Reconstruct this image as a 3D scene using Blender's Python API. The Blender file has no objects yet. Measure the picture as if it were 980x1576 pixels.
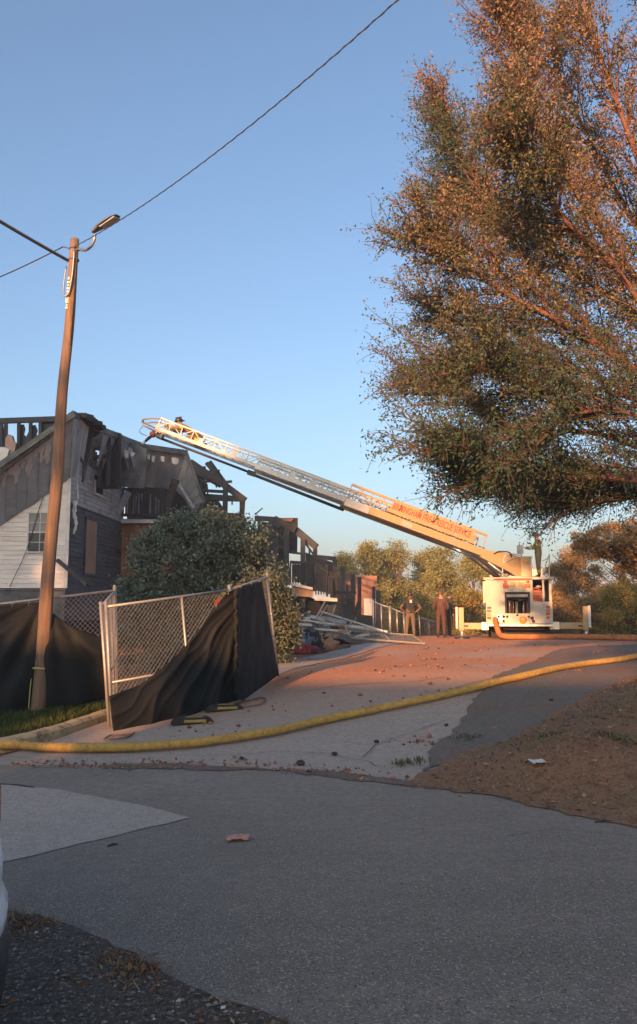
import bpy, bmesh, math, random
import numpy as np
from mathutils import Vector, Matrix, geometry, noise

R = math.radians
random.seed(11)
rng = np.random.default_rng(5)
scene = bpy.context.scene

# ---------------------------------------------------------------- camera
F = 1237.0                       # focal length in photograph pixels
PITCH = R(6.9)
EYE = Vector((0, 0, 1.6))
cam_data = bpy.data.cameras.new("camera")
cam = bpy.data.objects.new("camera", cam_data)
scene.collection.objects.link(cam)
cam_data.sensor_fit = 'VERTICAL'
cam_data.sensor_height = 24
cam_data.lens = 24 * F / 1576
cam_data.clip_end = 5000
cam.location = EYE
cam.rotation_euler = (R(90) + PITCH, 0, 0)
scene.camera = cam
scene.render.resolution_x, scene.render.resolution_y = 637, 1024

# ---------------------------------------------------------------- light
SUN_EL = R(13)
SUN_AZ = R(20)                   # sun stands behind the viewer, this far to the left
scene.world = bpy.data.worlds.new("World")
scene.world.use_nodes = True
wn = scene.world.node_tree
bg = wn.nodes['Background']
sky = wn.nodes.new('ShaderNodeTexSky')
sky.sky_type = 'NISHITA'
sky.sun_disc = False
sky.sun_elevation = SUN_EL
sky.sun_rotation = math.pi + SUN_AZ
sky.altitude = 200
sky.air_density = 1.0
sky.dust_density = 4.2
sky.ozone_density = 3.0
tint = wn.nodes.new('ShaderNodeMix'); tint.data_type = 'RGBA'; tint.blend_type = 'MULTIPLY'
tint.inputs[0].default_value = 1.0
tint.inputs[7].default_value = (0.96, 0.955, 0.915, 1)
wn.links.new(sky.outputs[0], tint.inputs[6])
wn.links.new(tint.outputs[2], bg.inputs[0])
bg.inputs[1].default_value = 0.084
sun_data = bpy.data.lights.new("sun", 'SUN')
sun_data.energy = 3.2
sun_data.angle = R(0.6)
sun_data.color = (1.0, 0.47, 0.19)
sun = bpy.data.objects.new("sun", sun_data)
scene.collection.objects.link(sun)
SUN_DIR = Vector((math.sin(SUN_AZ) * math.cos(SUN_EL), math.cos(SUN_AZ) * math.cos(SUN_EL), -math.sin(SUN_EL)))
sun.rotation_euler = SUN_DIR.to_track_quat('-Z', 'Y').to_euler()
scene.view_settings.view_transform = 'Standard'
scene.view_settings.look = 'None'
scene.view_settings.gamma = 1
scene.view_settings.exposure = 1.9
scene.cycles.use_denoising = True
scene.cycles.max_bounces = 6
scene.cycles.volume_bounces = 0
scene.cycles.transparent_max_bounces = 8

# ---------------------------------------------------------------- helpers
fwd = Vector((0, math.cos(PITCH), math.sin(PITCH)))
upv = Vector((0, -math.sin(PITCH), math.cos(PITCH)))
def P(px, py, Y):
    """the world point at depth Y that the photograph shows at pixel (px, py)"""
    d = Vector((1, 0, 0)) * ((px - 490) / F) + upv * (-(py - 788) / F) + fwd
    return EYE + d * (Y / d.y)

def sstep(a, b, x):
    t = np.clip((x - a) / (b - a), 0, 1)
    return t * t * (3 - 2 * t)
def edge_y(x):
    xs = [-40, -15, -6, -3.6, -1, 0.7, 1.6, 2.45, 4, 7, 12, 30]
    ys = [10, 9.4, 9.2, 9.05, 8.55, 7.9, 7.1, 6.25, 5.2, 3.6, 1.6, -4]
    return sum(np.interp(np.asarray(x) + k, xs, ys) for k in (-1.0, -.5, 0, .5, 1.0)) / 5
def H(x, y):
    """height of the ground"""
    x = np.asarray(x, float); y = np.asarray(y, float)
    r = sstep(0, 8.5, y - edge_y(x))
    tilt = 0.05 * np.clip(x, -6, 7) * (1 - .55 * sstep(17, 27, y))
    z = r * (0.40 + tilt)
    z = z - 0.035 * np.clip(-x - .5, 0, 8) * (1 - sstep(13, 19, y))
    z = z + r * .05 * np.sin(x * .9 + .4) * np.sin(y * .55)
    z = z - 3.2 * sstep(33, 62, y)
    return z
def Hs(x, y): return float(H(x, y))
def G(px, py):
    """where the ray through a pixel meets the ground"""
    d = P(px, py, 1.0) - EYE
    t = 2.0
    while t < 60:
        p = EYE + d * t
        if p.z < Hs(p.x, p.y): break
        t += .02
    return Vector((p.x, p.y, Hs(p.x, p.y)))

COL = scene.collection
def tag(o, label=None, cat=None, group=None, kind=None):
    if label: o['label'] = label
    if cat: o['category'] = cat
    if group: o['group'] = group
    if kind: o['kind'] = kind
    return o
def thing(name, loc, label, cat, group=None):
    o = bpy.data.objects.new(name, None); COL.objects.link(o)
    o.location = loc; o.empty_display_size = .2
    return tag(o, label, cat, group)
def adopt(o, parent):
    if parent is None: return o
    o.parent = parent
    if parent.type == 'EMPTY':
        o.matrix_parent_inverse = Matrix.Translation(-Vector(parent.location))
    return o
def link_mesh(name, me, mats=None, parent=None, mw=None):
    o = bpy.data.objects.new(name, me); COL.objects.link(o)
    if mats is not None and len(me.materials) == 0:
        for m in (mats if isinstance(mats, (list, tuple)) else [mats]): me.materials.append(m)
    if mw is not None: o.matrix_world = mw
    return adopt(o, parent)

class MB:
    """collects faces for one mesh"""
    def __init__(s): s.v = []; s.f = []; s.m = []; s.mi = 0
    def face(s, pts):
        n = len(s.v); s.v += [tuple(p) for p in pts]; s.f.append(tuple(range(n, n + len(pts)))); s.m.append(s.mi); return s
    def box(s, c, size, rot=None):
        c = Vector(c); n = len(s.v)
        for dx in (-.5, .5):
            for dy in (-.5, .5):
                for dz in (-.5, .5):
                    p = Vector((dx * size[0], dy * size[1], dz * size[2]))
                    if rot is not None: p = rot @ p
                    s.v.append(tuple(c + p))
        for q in ((0, 1, 3, 2), (4, 6, 7, 5), (0, 4, 5, 1), (2, 3, 7, 6), (0, 2, 6, 4), (1, 5, 7, 3)):
            s.f.append(tuple(n + i for i in q)); s.m.append(s.mi)
        return s
    def bar(s, p0, p1, w, h=None, up=(0, 0, 1), tw=None):
        """beam from p0 to p1, w across, h along up; tw: taper at the far end"""
        p0 = Vector(p0); p1 = Vector(p1); h = h or w
        a = (p1 - p0).normalized(); u = Vector(up)
        if abs(a.dot(u)) > .98: u = Vector((0, 1, 0))
        sd = a.cross(u).normalized(); u2 = sd.cross(a).normalized(); n = len(s.v)
        k = 1 if tw is None else tw
        for p, kk in ((p0, 1), (p1, k)):
            for i, j in ((-1, -1), (1, -1), (1, 1), (-1, 1)):
                s.v.append(tuple(p + sd * (i * w * .5 * kk) + u2 * (j * h * .5 * kk)))
        for q in ((3, 2, 1, 0), (4, 5, 6, 7), (0, 1, 5, 4), (1, 2, 6, 5), (2, 3, 7, 6), (3, 0, 4, 7)):
            s.f.append(tuple(n + i for i in q)); s.m.append(s.mi)
        return s
    def tube(s, pts, r, n=8, caps=True, flat=1.0):
        pts = [Vector(p) for p in pts]; k = len(s.v); N = len(pts)
        rs = r if isinstance(r, (list, tuple)) else [r] * N
        ref = Vector((0, 0, 1))
        a0 = (pts[1] - pts[0]).normalized()
        if abs(a0.dot(ref)) > .95: ref = Vector((0, 1, 0))
        for i, p in enumerate(pts):
            a = (pts[min(i + 1, N - 1)] - pts[max(i - 1, 0)]).normalized()
            sd = a.cross(ref)
            if sd.length < 1e-4: sd = a.cross(Vector((1, 0, 0)))
            sd.normalize(); u = sd.cross(a)
            for j in range(n):
                t = 2 * math.pi * j / n
                s.v.append(tuple(p + sd * (math.cos(t) * rs[i]) + u * (math.sin(t) * rs[i] * flat)))
        for i in range(N - 1):
            for j in range(n):
                s.f.append((k + i * n + j, k + i * n + (j + 1) % n, k + (i + 1) * n + (j + 1) % n, k + (i + 1) * n + j)); s.m.append(s.mi)
        if caps:
            s.f.append(tuple(k + j for j in reversed(range(n)))); s.m.append(s.mi)
            s.f.append(tuple(k + (N - 1) * n + j for j in range(n))); s.m.append(s.mi)
        return s
    def prism(s, poly, off):
        """flat polygon thickened by the vector off"""
        poly = [Vector(p) for p in poly]; off = Vector(off); n = len(s.v); N = len(poly)
        s.v += [tuple(p) for p in poly] + [tuple(p + off) for p in poly]
        s.f.append(tuple(reversed([n + i for i in range(N)]))); s.m.append(s.mi)
        s.f.append(tuple(n + N + i for i in range(N))); s.m.append(s.mi)
        for i in range(N):
            j = (i + 1) % N
            s.f.append((n + i, n + j, n + N + j, n + N + i)); s.m.append(s.mi)
        return s
    def grid(s, fn, nu, nv):
        k = len(s.v)
        for i in range(nu + 1):
            for j in range(nv + 1): s.v.append(tuple(fn(i / nu, j / nv)))
        for i in range(nu):
            for j in range(nv):
                a = k + i * (nv + 1) + j
                s.f.append((a, a + nv + 1, a + nv + 2, a + 1)); s.m.append(s.mi)
        return s
    def lathe(s, prof, c=(0, 0, 0), n=16, axis=None):
        """profile of (radius, height) turned about z, or about axis matrix"""
        k = len(s.v); c = Vector(c)
        for r_, z_ in prof:
            for j in range(n):
                t = 2 * math.pi * j / n; p = Vector((r_ * math.cos(t), r_ * math.sin(t), z_))
                if axis is not None: p = axis @ p
                s.v.append(tuple(c + p))
        for i in range(len(prof) - 1):
            for j in range(n):
                s.f.append((k + i * n + j, k + i * n + (j + 1) % n, k + (i + 1) * n + (j + 1) % n, k + (i + 1) * n + j)); s.m.append(s.mi)
        s.f.append(tuple(k + j for j in reversed(range(n)))); s.m.append(s.mi)
        s.f.append(tuple(k + (len(prof) - 1) * n + j for j in range(n))); s.m.append(s.mi)
        return s
    XF = None
    def mesh(s, name, smooth=False, bevel=0):
        if MB.XF is not None: s.v = [tuple(MB.XF @ Vector(p)) for p in s.v]
        me = bpy.data.meshes.new(name); me.from_pydata(s.v, [], s.f)
        me.polygons.foreach_set('material_index', s.m)
        if bevel:
            bm = bmesh.new(); bm.from_mesh(me)
            bmesh.ops.bevel(bm, geom=list(bm.edges), offset=bevel, segments=2, affect='EDGES', profile=.6)
            bm.to_mesh(me); bm.free()
        if smooth: me.polygons.foreach_set('use_smooth', [True] * len(me.polygons))
        me.update(); return me
    def build(s, name, mats, parent=None, smooth=False, bevel=0):
        return link_mesh(name, s.mesh(name, smooth, bevel), mats, parent)

def fast_mesh(name, verts, faces_n, tint=None):
    """verts (N,k,3): one k-sided face each"""
    N, k = verts.shape[:2]
    me = bpy.data.meshes.new(name)
    me.vertices.add(N * k); me.vertices.foreach_set('co', verts.reshape(-1).astype(np.float32))
    me.loops.add(N * k); me.loops.foreach_set('vertex_index', np.arange(N * k, dtype=np.int32))
    me.polygons.add(N); me.polygons.foreach_set('loop_start', np.arange(0, N * k, k, dtype=np.int32))
    me.polygons.foreach_set('loop_total', np.full(N, k, dtype=np.int32))
    me.update(calc_edges=True)
    if tint is not None:
        at = me.attributes.new('tint', 'FLOAT', 'FACE'); at.data.foreach_set('value', tint.astype(np.float32))
    return me
def unit(a): return a / (np.linalg.norm(a, axis=-1, keepdims=True) + 1e-9)
def leaf_mesh(name, C, length, width, tint, rg, droop=0.0, up=0.0):
    """one pointed leaf per centre"""
    N = len(C)
    d = unit(rg.normal(size=(N, 3)) + np.array([0, 0, up - droop]))
    s = unit(np.cross(d, rg.normal(size=(N, 3))))
    n = np.cross(d, s)
    L = (length * rg.uniform(.65, 1.3, N))[:, None]; W = (width * rg.uniform(.7, 1.25, N))[:, None]
    V = np.stack([C, C + d * L * .45 + s * W * .5 + n * L * .06, C + d * L, C + d * L * .45 - s * W * .5 + n * L * .06], 1)
    return fast_mesh(name, V, None, tint)

# ---------------------------------------------------------------- materials
def new_mat(name):
    m = bpy.data.materials.new(name); m.use_nodes = True
    nt = m.node_tree; b = nt.nodes['Principled BSDF']
    return m, nt, b
def N_(nt, t, **kw):
    n = nt.nodes.new(t)
    for k, v in kw.items(): setattr(n, k, v)
    return n
def c4(c): return (c[0], c[1], c[2], 1)
def coords(nt, stretch=(1, 1, 1), rnd=True):
    tc = N_(nt, 'ShaderNodeTexCoord'); mp = N_(nt, 'ShaderNodeMapping')
    mp.inputs['Scale'].default_value = stretch
    nt.links.new(tc.outputs['Object'], mp.inputs[0])
    if rnd:
        oi = N_(nt, 'ShaderNodeObjectInfo'); ml = N_(nt, 'ShaderNodeMath', operation='MULTIPLY'); ml.inputs[1].default_value = 37.0
        nt.links.new(oi.outputs['Random'], ml.inputs[0]); nt.links.new(ml.outputs[0], mp.inputs['Location'])
    return mp.outputs[0]
def noise_fac(nt, vec, scale, detail=5, rough=.6, lo=.35, hi=.65):
    n = N_(nt, 'ShaderNodeTexNoise'); n.inputs['Scale'].default_value = scale; n.inputs['Detail'].default_value = detail
    n.inputs['Roughness'].default_value = rough
    nt.links.new(vec, n.inputs['Vector'])
    r = N_(nt, 'ShaderNodeMapRange'); r.inputs[1].default_value = lo; r.inputs[2].default_value = hi
    nt.links.new(n.outputs['Fac'], r.inputs[0])
    return r.outputs[0], n.outputs['Fac']
def mix_c(nt, fac, a, b):
    m = N_(nt, 'ShaderNodeMix', data_type='RGBA')
    if hasattr(fac, 'links'): nt.links.new(fac, m.inputs[0])
    else: m.inputs[0].default_value = fac
    for i, c in ((6, a), (7, b)):
        if hasattr(c, 'links'): nt.links.new(c, m.inputs[i])
        else: m.inputs[i].default_value = c4(c)
    return m.outputs[2]
def bump_to(nt, b, h, strength, dist=.02):
    bu = N_(nt, 'ShaderNodeBump'); bu.inputs['Strength'].default_value = strength; bu.inputs['Distance'].default_value = dist
    nt.links.new(h, bu.inputs['Height']); nt.links.new(bu.outputs[0], b.inputs['Normal'])
def mat(name, c1, c2=None, scale=3.0, rough=.7, metal=0, bump=.15, stretch=(1, 1, 1), dirt=None, dirt_amt=(.55, .75), dirt_scale=1.3, var=.0, spec=None):
    """two-tone noisy surface with optional dirt or soot patches"""
    m, nt, b = new_mat(name)
    vec = coords(nt, stretch)
    c2 = c2 or tuple(x * .75 for x in c1)
    f, raw = noise_fac(nt, vec, scale)
    col = mix_c(nt, f, c1, c2)
    f3, _ = noise_fac(nt, vec, scale * 9, 3, .6, .4, .6)
    col = mix_c(nt, .5, col, mix_c(nt, f3, col, tuple(min(1, x * .82) for x in c1)))
    if dirt:
        f2, _ = noise_fac(nt, vec, dirt_scale, 6, .65, *dirt_amt)
        col = mix_c(nt, f2, col, dirt)
    if var:
        oi = N_(nt, 'ShaderNodeObjectInfo'); mr = N_(nt, 'ShaderNodeMapRange'); mr.inputs[3].default_value = 1 - var; mr.inputs[4].default_value = 1 + var
        nt.links.new(oi.outputs['Random'], mr.inputs[0])
        hs = N_(nt, 'ShaderNodeHueSaturation'); nt.links.new(mr.outputs[0], hs.inputs['Value']); nt.links.new(col, hs.inputs['Color']); col = hs.outputs[0]
    nt.links.new(col, b.inputs['Base Color'])
    rr = N_(nt, 'ShaderNodeMapRange'); rr.inputs[3].default_value = max(.05, rough - .12); rr.inputs[4].default_value = min(1, rough + .12)
    nt.links.new(f, rr.inputs[0]); nt.links.new(rr.outputs[0], b.inputs['Roughness'])
    b.inputs['Metallic'].default_value = metal
    if spec is not None: b.inputs['Specular IOR Level'].default_value = spec
    if bump:
        nb = N_(nt, 'ShaderNodeTexNoise'); nb.inputs['Scale'].default_value = scale * 6; nb.inputs['Detail'].default_value = 6
        nt.links.new(vec, nb.inputs['Vector']); bump_to(nt, b, nb.outputs['Fac'], bump)
    return m
def leaf_mat(name, ramp, trans=.3):
    m, nt, b = new_mat(name)
    at = N_(nt, 'ShaderNodeAttribute', attribute_name='tint')
    cr = N_(nt, 'ShaderNodeValToRGB'); el = cr.color_ramp.elements
    el[0].position = ramp[0][0]; el[0].color = c4(ramp[0][1])
    el[1].position = ramp[-1][0]; el[1].color = c4(ramp[-1][1])
    for p, c in ramp[1:-1]:
        e = el.new(p); e.color = c4(c)
    nt.links.new(at.outputs['Fac'], cr.inputs[0]); nt.links.new(cr.outputs[0], b.inputs['Base Color'])
    b.inputs['Roughness'].default_value = .7
    b.inputs['Specular IOR Level'].default_value = .3
    tr = N_(nt, 'ShaderNodeBsdfTranslucent'); nt.links.new(cr.outputs[0], tr.inputs[0])
    mx = N_(nt, 'ShaderNodeMixShader'); mx.inputs[0].default_value = trans
    nt.links.new(b.outputs[0], mx.inputs[1]); nt.links.new(tr.outputs[0], mx.inputs[2])
    nt.links.new(mx.outputs[0], nt.nodes['Material Output'].inputs[0])
    return m

def ground_mat(name, c1, c2, c3, speck, scale=1.2, fine=60, bump=.5, rough=.9, patch=None, patch_rng=(.5, .7), patch_scale=.5, ygrad=None, cracks=0, streak=0):
    """asphalt, concrete or soil: broad tone, middle tone, aggregate specks, patches of other soil"""
    m, nt, b = new_mat(name)
    vec = coords(nt, rnd=False)
    f, _ = noise_fac(nt, vec, scale, 6, .6, .35, .65)
    col = mix_c(nt, f, c1, c2)
    if streak:
        mp2 = N_(nt, 'ShaderNodeMapping'); mp2.inputs['Scale'].default_value = (.18, 1.6, 1); mp2.inputs['Rotation'].default_value = (0, 0, R(12)); nt.links.new(vec, mp2.inputs[0])
        fs_, _ = noise_fac(nt, mp2.outputs[0], 1.3, 5, .6, .35, .7); col = mix_c(nt, fs_, col, tuple(x * streak for x in c1))
        fo, _ = noise_fac(nt, vec, 1.7, 3, .5, .66, .74); col = mix_c(nt, fo, col, tuple(x * .62 for x in c1))
    fm, _ = noise_fac(nt, vec, scale * 23, 5, .7, .42, .62)
    col = mix_c(nt, fm, col, c3)
    ff, raw = noise_fac(nt, vec, fine, 3, .7, .55, .68)
    col = mix_c(nt, ff, col, speck)
    fd, _ = noise_fac(nt, vec, fine * .83, 3, .7, .54, .68)
    col = mix_c(nt, fd, col, tuple(x * .35 for x in c1))
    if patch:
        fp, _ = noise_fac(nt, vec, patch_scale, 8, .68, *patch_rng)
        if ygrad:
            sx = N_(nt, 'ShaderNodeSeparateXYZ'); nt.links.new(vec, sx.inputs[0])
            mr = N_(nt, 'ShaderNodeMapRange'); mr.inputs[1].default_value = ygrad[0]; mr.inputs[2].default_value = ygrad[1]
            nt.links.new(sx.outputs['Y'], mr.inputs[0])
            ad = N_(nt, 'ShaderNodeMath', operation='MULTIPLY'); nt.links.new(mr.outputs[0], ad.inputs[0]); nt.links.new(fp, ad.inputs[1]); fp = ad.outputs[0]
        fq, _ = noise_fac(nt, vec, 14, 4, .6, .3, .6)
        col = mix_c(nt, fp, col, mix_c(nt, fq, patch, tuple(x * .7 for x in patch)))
    if cracks:
        vo = N_(nt, 'ShaderNodeTexVoronoi', feature='DISTANCE_TO_EDGE'); vo.inputs['Scale'].default_value = cracks
        nz = N_(nt, 'ShaderNodeTexNoise'); nz.inputs['Scale'].default_value = 2.2; nz.inputs['Detail'].default_value = 5
        nt.links.new(vec, nz.inputs['Vector'])
        mxv = N_(nt, 'ShaderNodeMix', data_type='RGBA'); mxv.inputs[0].default_value = .28
        nt.links.new(vec, mxv.inputs[6]); nt.links.new(nz.outputs['Color'], mxv.inputs[7]); nt.links.new(mxv.outputs[2], vo.inputs['Vector'])
        mr = N_(nt, 'ShaderNodeMapRange'); mr.inputs[1].default_value = .004; mr.inputs[2].default_value = .012
        mr.inputs[3].default_value = .75; mr.inputs[4].default_value = 0
        nt.links.new(vo.outputs['Distance'], mr.inputs[0])
        fk, _ = noise_fac(nt, vec, .7, 3, .5, .45, .55)
        ml = N_(nt, 'ShaderNodeMath', operation='MULTIPLY'); nt.links.new(mr.outputs[0], ml.inputs[0]); nt.links.new(fk, ml.inputs[1])
        col = mix_c(nt, ml.outputs[0], col, tuple(x * .3 for x in c1))
    nt.links.new(col, b.inputs['Base Color']); b.inputs['Roughness'].default_value = rough
    b.inputs['Specular IOR Level'].default_value = .25
    bump_to(nt, b, raw, bump, .012)
    return m

M = {}
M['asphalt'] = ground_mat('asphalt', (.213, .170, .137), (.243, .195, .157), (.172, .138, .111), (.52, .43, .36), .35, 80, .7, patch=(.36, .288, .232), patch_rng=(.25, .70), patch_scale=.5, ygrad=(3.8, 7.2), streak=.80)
M['old_asphalt'] = ground_mat('old_asphalt', (.42, .335, .275), (.45, .36, .295), (.36, .288, .238), (.62, .5, .42), .5, 80, .5)
M['side_asphalt'] = ground_mat('side_asphalt', (.17, .135, .108), (.20, .155, .122), (.135, .108, .088), (.3, .24, .19), .6, 85, .6, patch=(.26, .125, .07), patch_rng=(.5, .66), patch_scale=.8)
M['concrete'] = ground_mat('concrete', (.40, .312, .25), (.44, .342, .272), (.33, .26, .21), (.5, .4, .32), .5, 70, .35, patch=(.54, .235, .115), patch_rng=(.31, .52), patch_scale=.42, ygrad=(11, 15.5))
M['gutter'] = ground_mat('gutter', (.36, .325, .295), (.29, .265, .245), (.24, .215, .2), (.45, .42, .39), .9, 70, .35, patch=(.33, .15, .08), patch_rng=(.52, .7), patch_scale=.8)
M['soil'] = ground_mat('soil', (.36, .14, .065), (.27, .105, .05), (.16, .07, .038), (.36, .2, .12), .8, 40, .9)
M['bank'] = ground_mat('bank', (.26, .135, .075), (.30, .13, .065), (.17, .098, .058), (.36, .24, .13), .9, 48, .8, patch=(.17, .13, .065), patch_rng=(.5, .7), patch_scale=.8)
M['verge'] = ground_mat('verge', (.085, .065, .05), (.125, .085, .058), (.05, .039, .031), (.30, .25, .2), 1.4, 46, 1.0, patch=(.10, .065, .04), patch_rng=(.52, .66), patch_scale=1.3)
M['lawn'] = ground_mat('lawn', (.04, .045, .018), (.055, .055, .025), (.06, .045, .025), (.08, .08, .03), 1.5, 40, .8)
M['edge_dirt'] = ground_mat('edge_dirt', (.21, .135, .095), (.17, .12, .09), (.13, .095, .075), (.3, .22, .17), 1.6, 50, .8)
M['kerb'] = mat('kerb', (.44, .36, .20), (.34, .28, .17), 4, .9, bump=.4, dirt=(.12, .10, .07), dirt_amt=(.5, .65), dirt_scale=5)
M['tar'] = mat('tar', (.02, .02, .021), (.035, .034, .034), 8, .8, bump=.3)

# ---------------------------------------------------------------- ground, road, driveway
def inside(poly, x, y):
    x = np.asarray(x); y = np.asarray(y); c = np.zeros(x.shape, bool); n = len(poly)
    for i in range(n):
        x0, y0 = poly[i]; x1, y1 = poly[(i + 1) % n]
        if y0 == y1: continue
        t = ((y0 > y) != (y1 > y)) & (x < (x1 - x0) * (y - y0) / (y1 - y0) + x0)
        c ^= t
    return c
def ragged(poly, step, amp, seed=0):
    out = []
    n = len(poly)
    for i in range(n):
        a = Vector(poly[i]); b = Vector(poly[(i + 1) % n]); L = (b - a).length
        k = max(1, int(L / step))
        nr = Vector((-(b - a).y, (b - a).x)).normalized()
        for j in range(k):
            p = a.lerp(b, j / k)
            q = noise.noise((p.x * 1.1, p.y * 1.1, seed)) + .7 * noise.noise((p.x * 4.3, p.y * 4.3, seed)) + .5 * noise.noise((p.x * 13, p.y * 13, seed))
            out.append(p + nr * (q * amp))
    return out
def sheet(name, poly, off, res, material, step=.3, amp=0., seed=1, kind='structure', extra=None):
    b = ragged(poly, step, amp, seed)
    pl = [(p.x, p.y) for p in b]
    xs = [p[0] for p in pl]; ys = [p[1] for p in pl]
    gx, gy = np.meshgrid(np.arange(min(xs), max(xs), res), np.arange(min(ys), max(ys), res))
    gx = gx.ravel(); gy = gy.ravel()
    k = inside(pl, gx, gy)
    pts = [Vector(p) for p in pl] + [Vector((x, y)) for x, y in zip(gx[k], gy[k])]
    r = geometry.delaunay_2d_cdt(pts, [], [list(range(len(pl)))], 1, 1e-5)
    v = np.array([(p.x, p.y) for p in r[0]])
    z = H(v[:, 0], v[:, 1]) + off
    if extra is not None: z = z + extra(v[:, 0], v[:, 1])
    me = bpy.data.meshes.new(name)
    me.from_pydata(np.column_stack([v, z]).tolist(), [], [tuple(f) for f in r[2]])
    me.polygons.foreach_set('use_smooth', [True] * len(me.polygons)); me.update()
    o = link_mesh(name, me, material)
    o['kind'] = kind
    return o

def axis_pts(lo, hi, step, far):
    a = list(np.arange(lo, hi + .01, step)); s = step; x = hi
    while x < far: s *= 1.5; x += s; a.append(x)
    s = step; x = lo; pre = []
    while x > -far: s *= 1.5; x -= s; pre.append(x)
    return np.array(pre[::-1] + a)
gx = axis_pts(-22, 24, .5, 1600); gy = axis_pts(-12, 66, .5, 1800)
X, Y = np.meshgrid(gx, gy, indexing='ij')
Z = H(X, Y) - .03
me = bpy.data.meshes.new('ground')
nx, ny = X.shape
idx = np.arange(nx * ny).reshape(nx, ny)
q = np.stack([idx[:-1, :-1], idx[1:, :-1], idx[1:, 1:], idx[:-1, 1:]], -1).reshape(-1, 4)
me.from_pydata(np.stack([X, Y, Z], -1).reshape(-1, 3).tolist(), [], q.tolist())
me.polygons.foreach_set('use_smooth', [True] * len(me.polygons))
tag(link_mesh('ground', me, M['soil']), kind='structure')

BANK_X = ([7.4, 8.2, 8.9, 9.4, 10.2, 11.2, 12.4, 14, 18, 27], [.9, 1.1, 1.6, 2.2, 2.9, 3.8, 5.0, 6.6, 9.6, 16])
def bank_lift(x, y):
    """the bank swells above the ground it lies on"""
    a = sstep(-.15, 1.9, y - edge_y(x)); b = sstep(-.1, 1.6, x - np.interp(y, *BANK_X))
    return a * b * (.24 + .05 * np.sin(x * 1.7 + y * .6) + .03 * np.sin(x * 3.1 - y * 2.3)) + .02 * a
FAR_EDGE = [(-40, 10.4), (-15, 9.5), (-6, 9.3), (-3.6, 9.15), (-1, 8.6), (.7, 7.9), (1.6, 7.1), (2.45, 6.25), (4, 5.2), (7, 3.6), (12, 1.6), (30, -4)]
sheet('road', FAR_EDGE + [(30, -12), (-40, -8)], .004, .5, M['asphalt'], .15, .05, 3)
DRIVE_L = [(-3.75, 9.6), (-3.45, 10.6), (-3.15, 12), (-2.55, 13.6), (-1.7, 16), (-.75, 19.5), (.9, 25), (2.6, 30), (4, 38)]
DRIVE_R = [(18, 38), (16, 27), (9.5, 17.5), (6.5, 12.5), (4.4, 9.9), (3.2, 9.35), (2.3, 9.2), (1.55, 8.9), (1.1, 8.2), (.85, 7.75)]
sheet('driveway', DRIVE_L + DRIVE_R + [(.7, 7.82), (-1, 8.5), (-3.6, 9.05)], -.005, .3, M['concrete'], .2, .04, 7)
sheet('side_road', [(1.0, 8.15), (1.35, 9.4), (1.62, 10), (2.2, 11.6), (2.9, 13.2), (3.8, 15.2), (5.2, 18), (7.2, 21), (9.5, 23.2), (13, 24), (12, 20.6), (9.3, 17.3), (6.3, 12.4), (4.3, 9.8), (3.1, 9.25), (2.2, 9.1), (1.5, 8.75)],
      .012, .3, M['side_asphalt'], .12, .10, 9)
sheet('bank', [(.9, 7.7), (1.1, 8.2), (1.6, 8.9), (2.2, 9.4), (2.9, 10.2), (3.8, 11.2), (5.0, 12.4), (6.6, 14), (9.6, 18), (16, 27), (40, 27), (40, -4), (30, -4.2), (12, 1.4), (7, 3.42), (4, 5.03), (2.45, 6.08), (1.6, 6.93), (1.1, 7.5)],
      .012, .25, M['bank'], .06, .13, 4, extra=bank_lift)
# worn concrete gutter along the left edge of the drive
gl = [(-2.35, 14.1), (-1.55, 16.2), (-.6, 19.5), (1.05, 25), (2.3, 29)]
sheet('gutter', gl + [(x + .75 + .1 * i, y - .1) for i, (x, y) in reversed(list(enumerate(gl)))], .012, .3, M['gutter'], .2, .08, 12)
# older, paler asphalt with a sealed seam
PATCH = [(-12, 9.05), (-5.5, 8.75), (-3.25, 8.15), (-2.4, 7.7), (-1.6, 7.05), (-1.0, 6.5), (-1.58, 5.95), (-2.15, 5.45), (-3.4, 5.2), (-12, 6.3)]
sheet('road_patch', PATCH, .009, .4, M['old_asphalt'], .1, .035, 5)
seam = ragged(PATCH[:6] + [(-1.0, 6.5)], .1, .035, 5)
seam = [p for p in seam if p.x < -1.0 and p.y > 6.45][:95]
mb = MB()
for a, b in zip(seam[:-1], seam[1:]):
    if (a - b).length > .6: continue
    w = .016 + .012 * noise.noise((a.x * 3, a.y * 3, 0)); n = Vector((-(b - a).y, (b - a).x)).normalized() * w
    mb.face([(p.x, p.y, Hs(p.x, p.y) + .014) for p in (a - n, b - n, b + n, a + n)])
tag(mb.build('road_seam', M['tar']), kind='structure')
vg = [(g.x, g.y) for g in (G(-60, 1385), G(0, 1405), G(100, 1432), G(200, 1478), G(320, 1530), G(460, 1578))]
VERGE = [(-12, 5.9), (-4, 5.0)] + vg + [(1.2, 2.3), (2, 1), (2, -3), (-12, -3)]
VS = [(-4, 4.8)] + [(a, b - .05) for a, b in vg] + [(1.2, 2.0), (-4, 2.0)]
sheet('verge', VERGE, .014, .25, M['verge'], .08, .07, 8)
LAWN = [(-16, 10.35), (-6, 10.2), (-4.15, 9.95), (-3.85, 10.3), (-3.55, 11), (-3.3, 12), (-2.9, 13.2), (-3.4, 14.2), (-6, 14.8), (-16, 14.8)]
sheet('lawn', LAWN, .10, .3, M['lawn'], .2, .02, 2)
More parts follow.
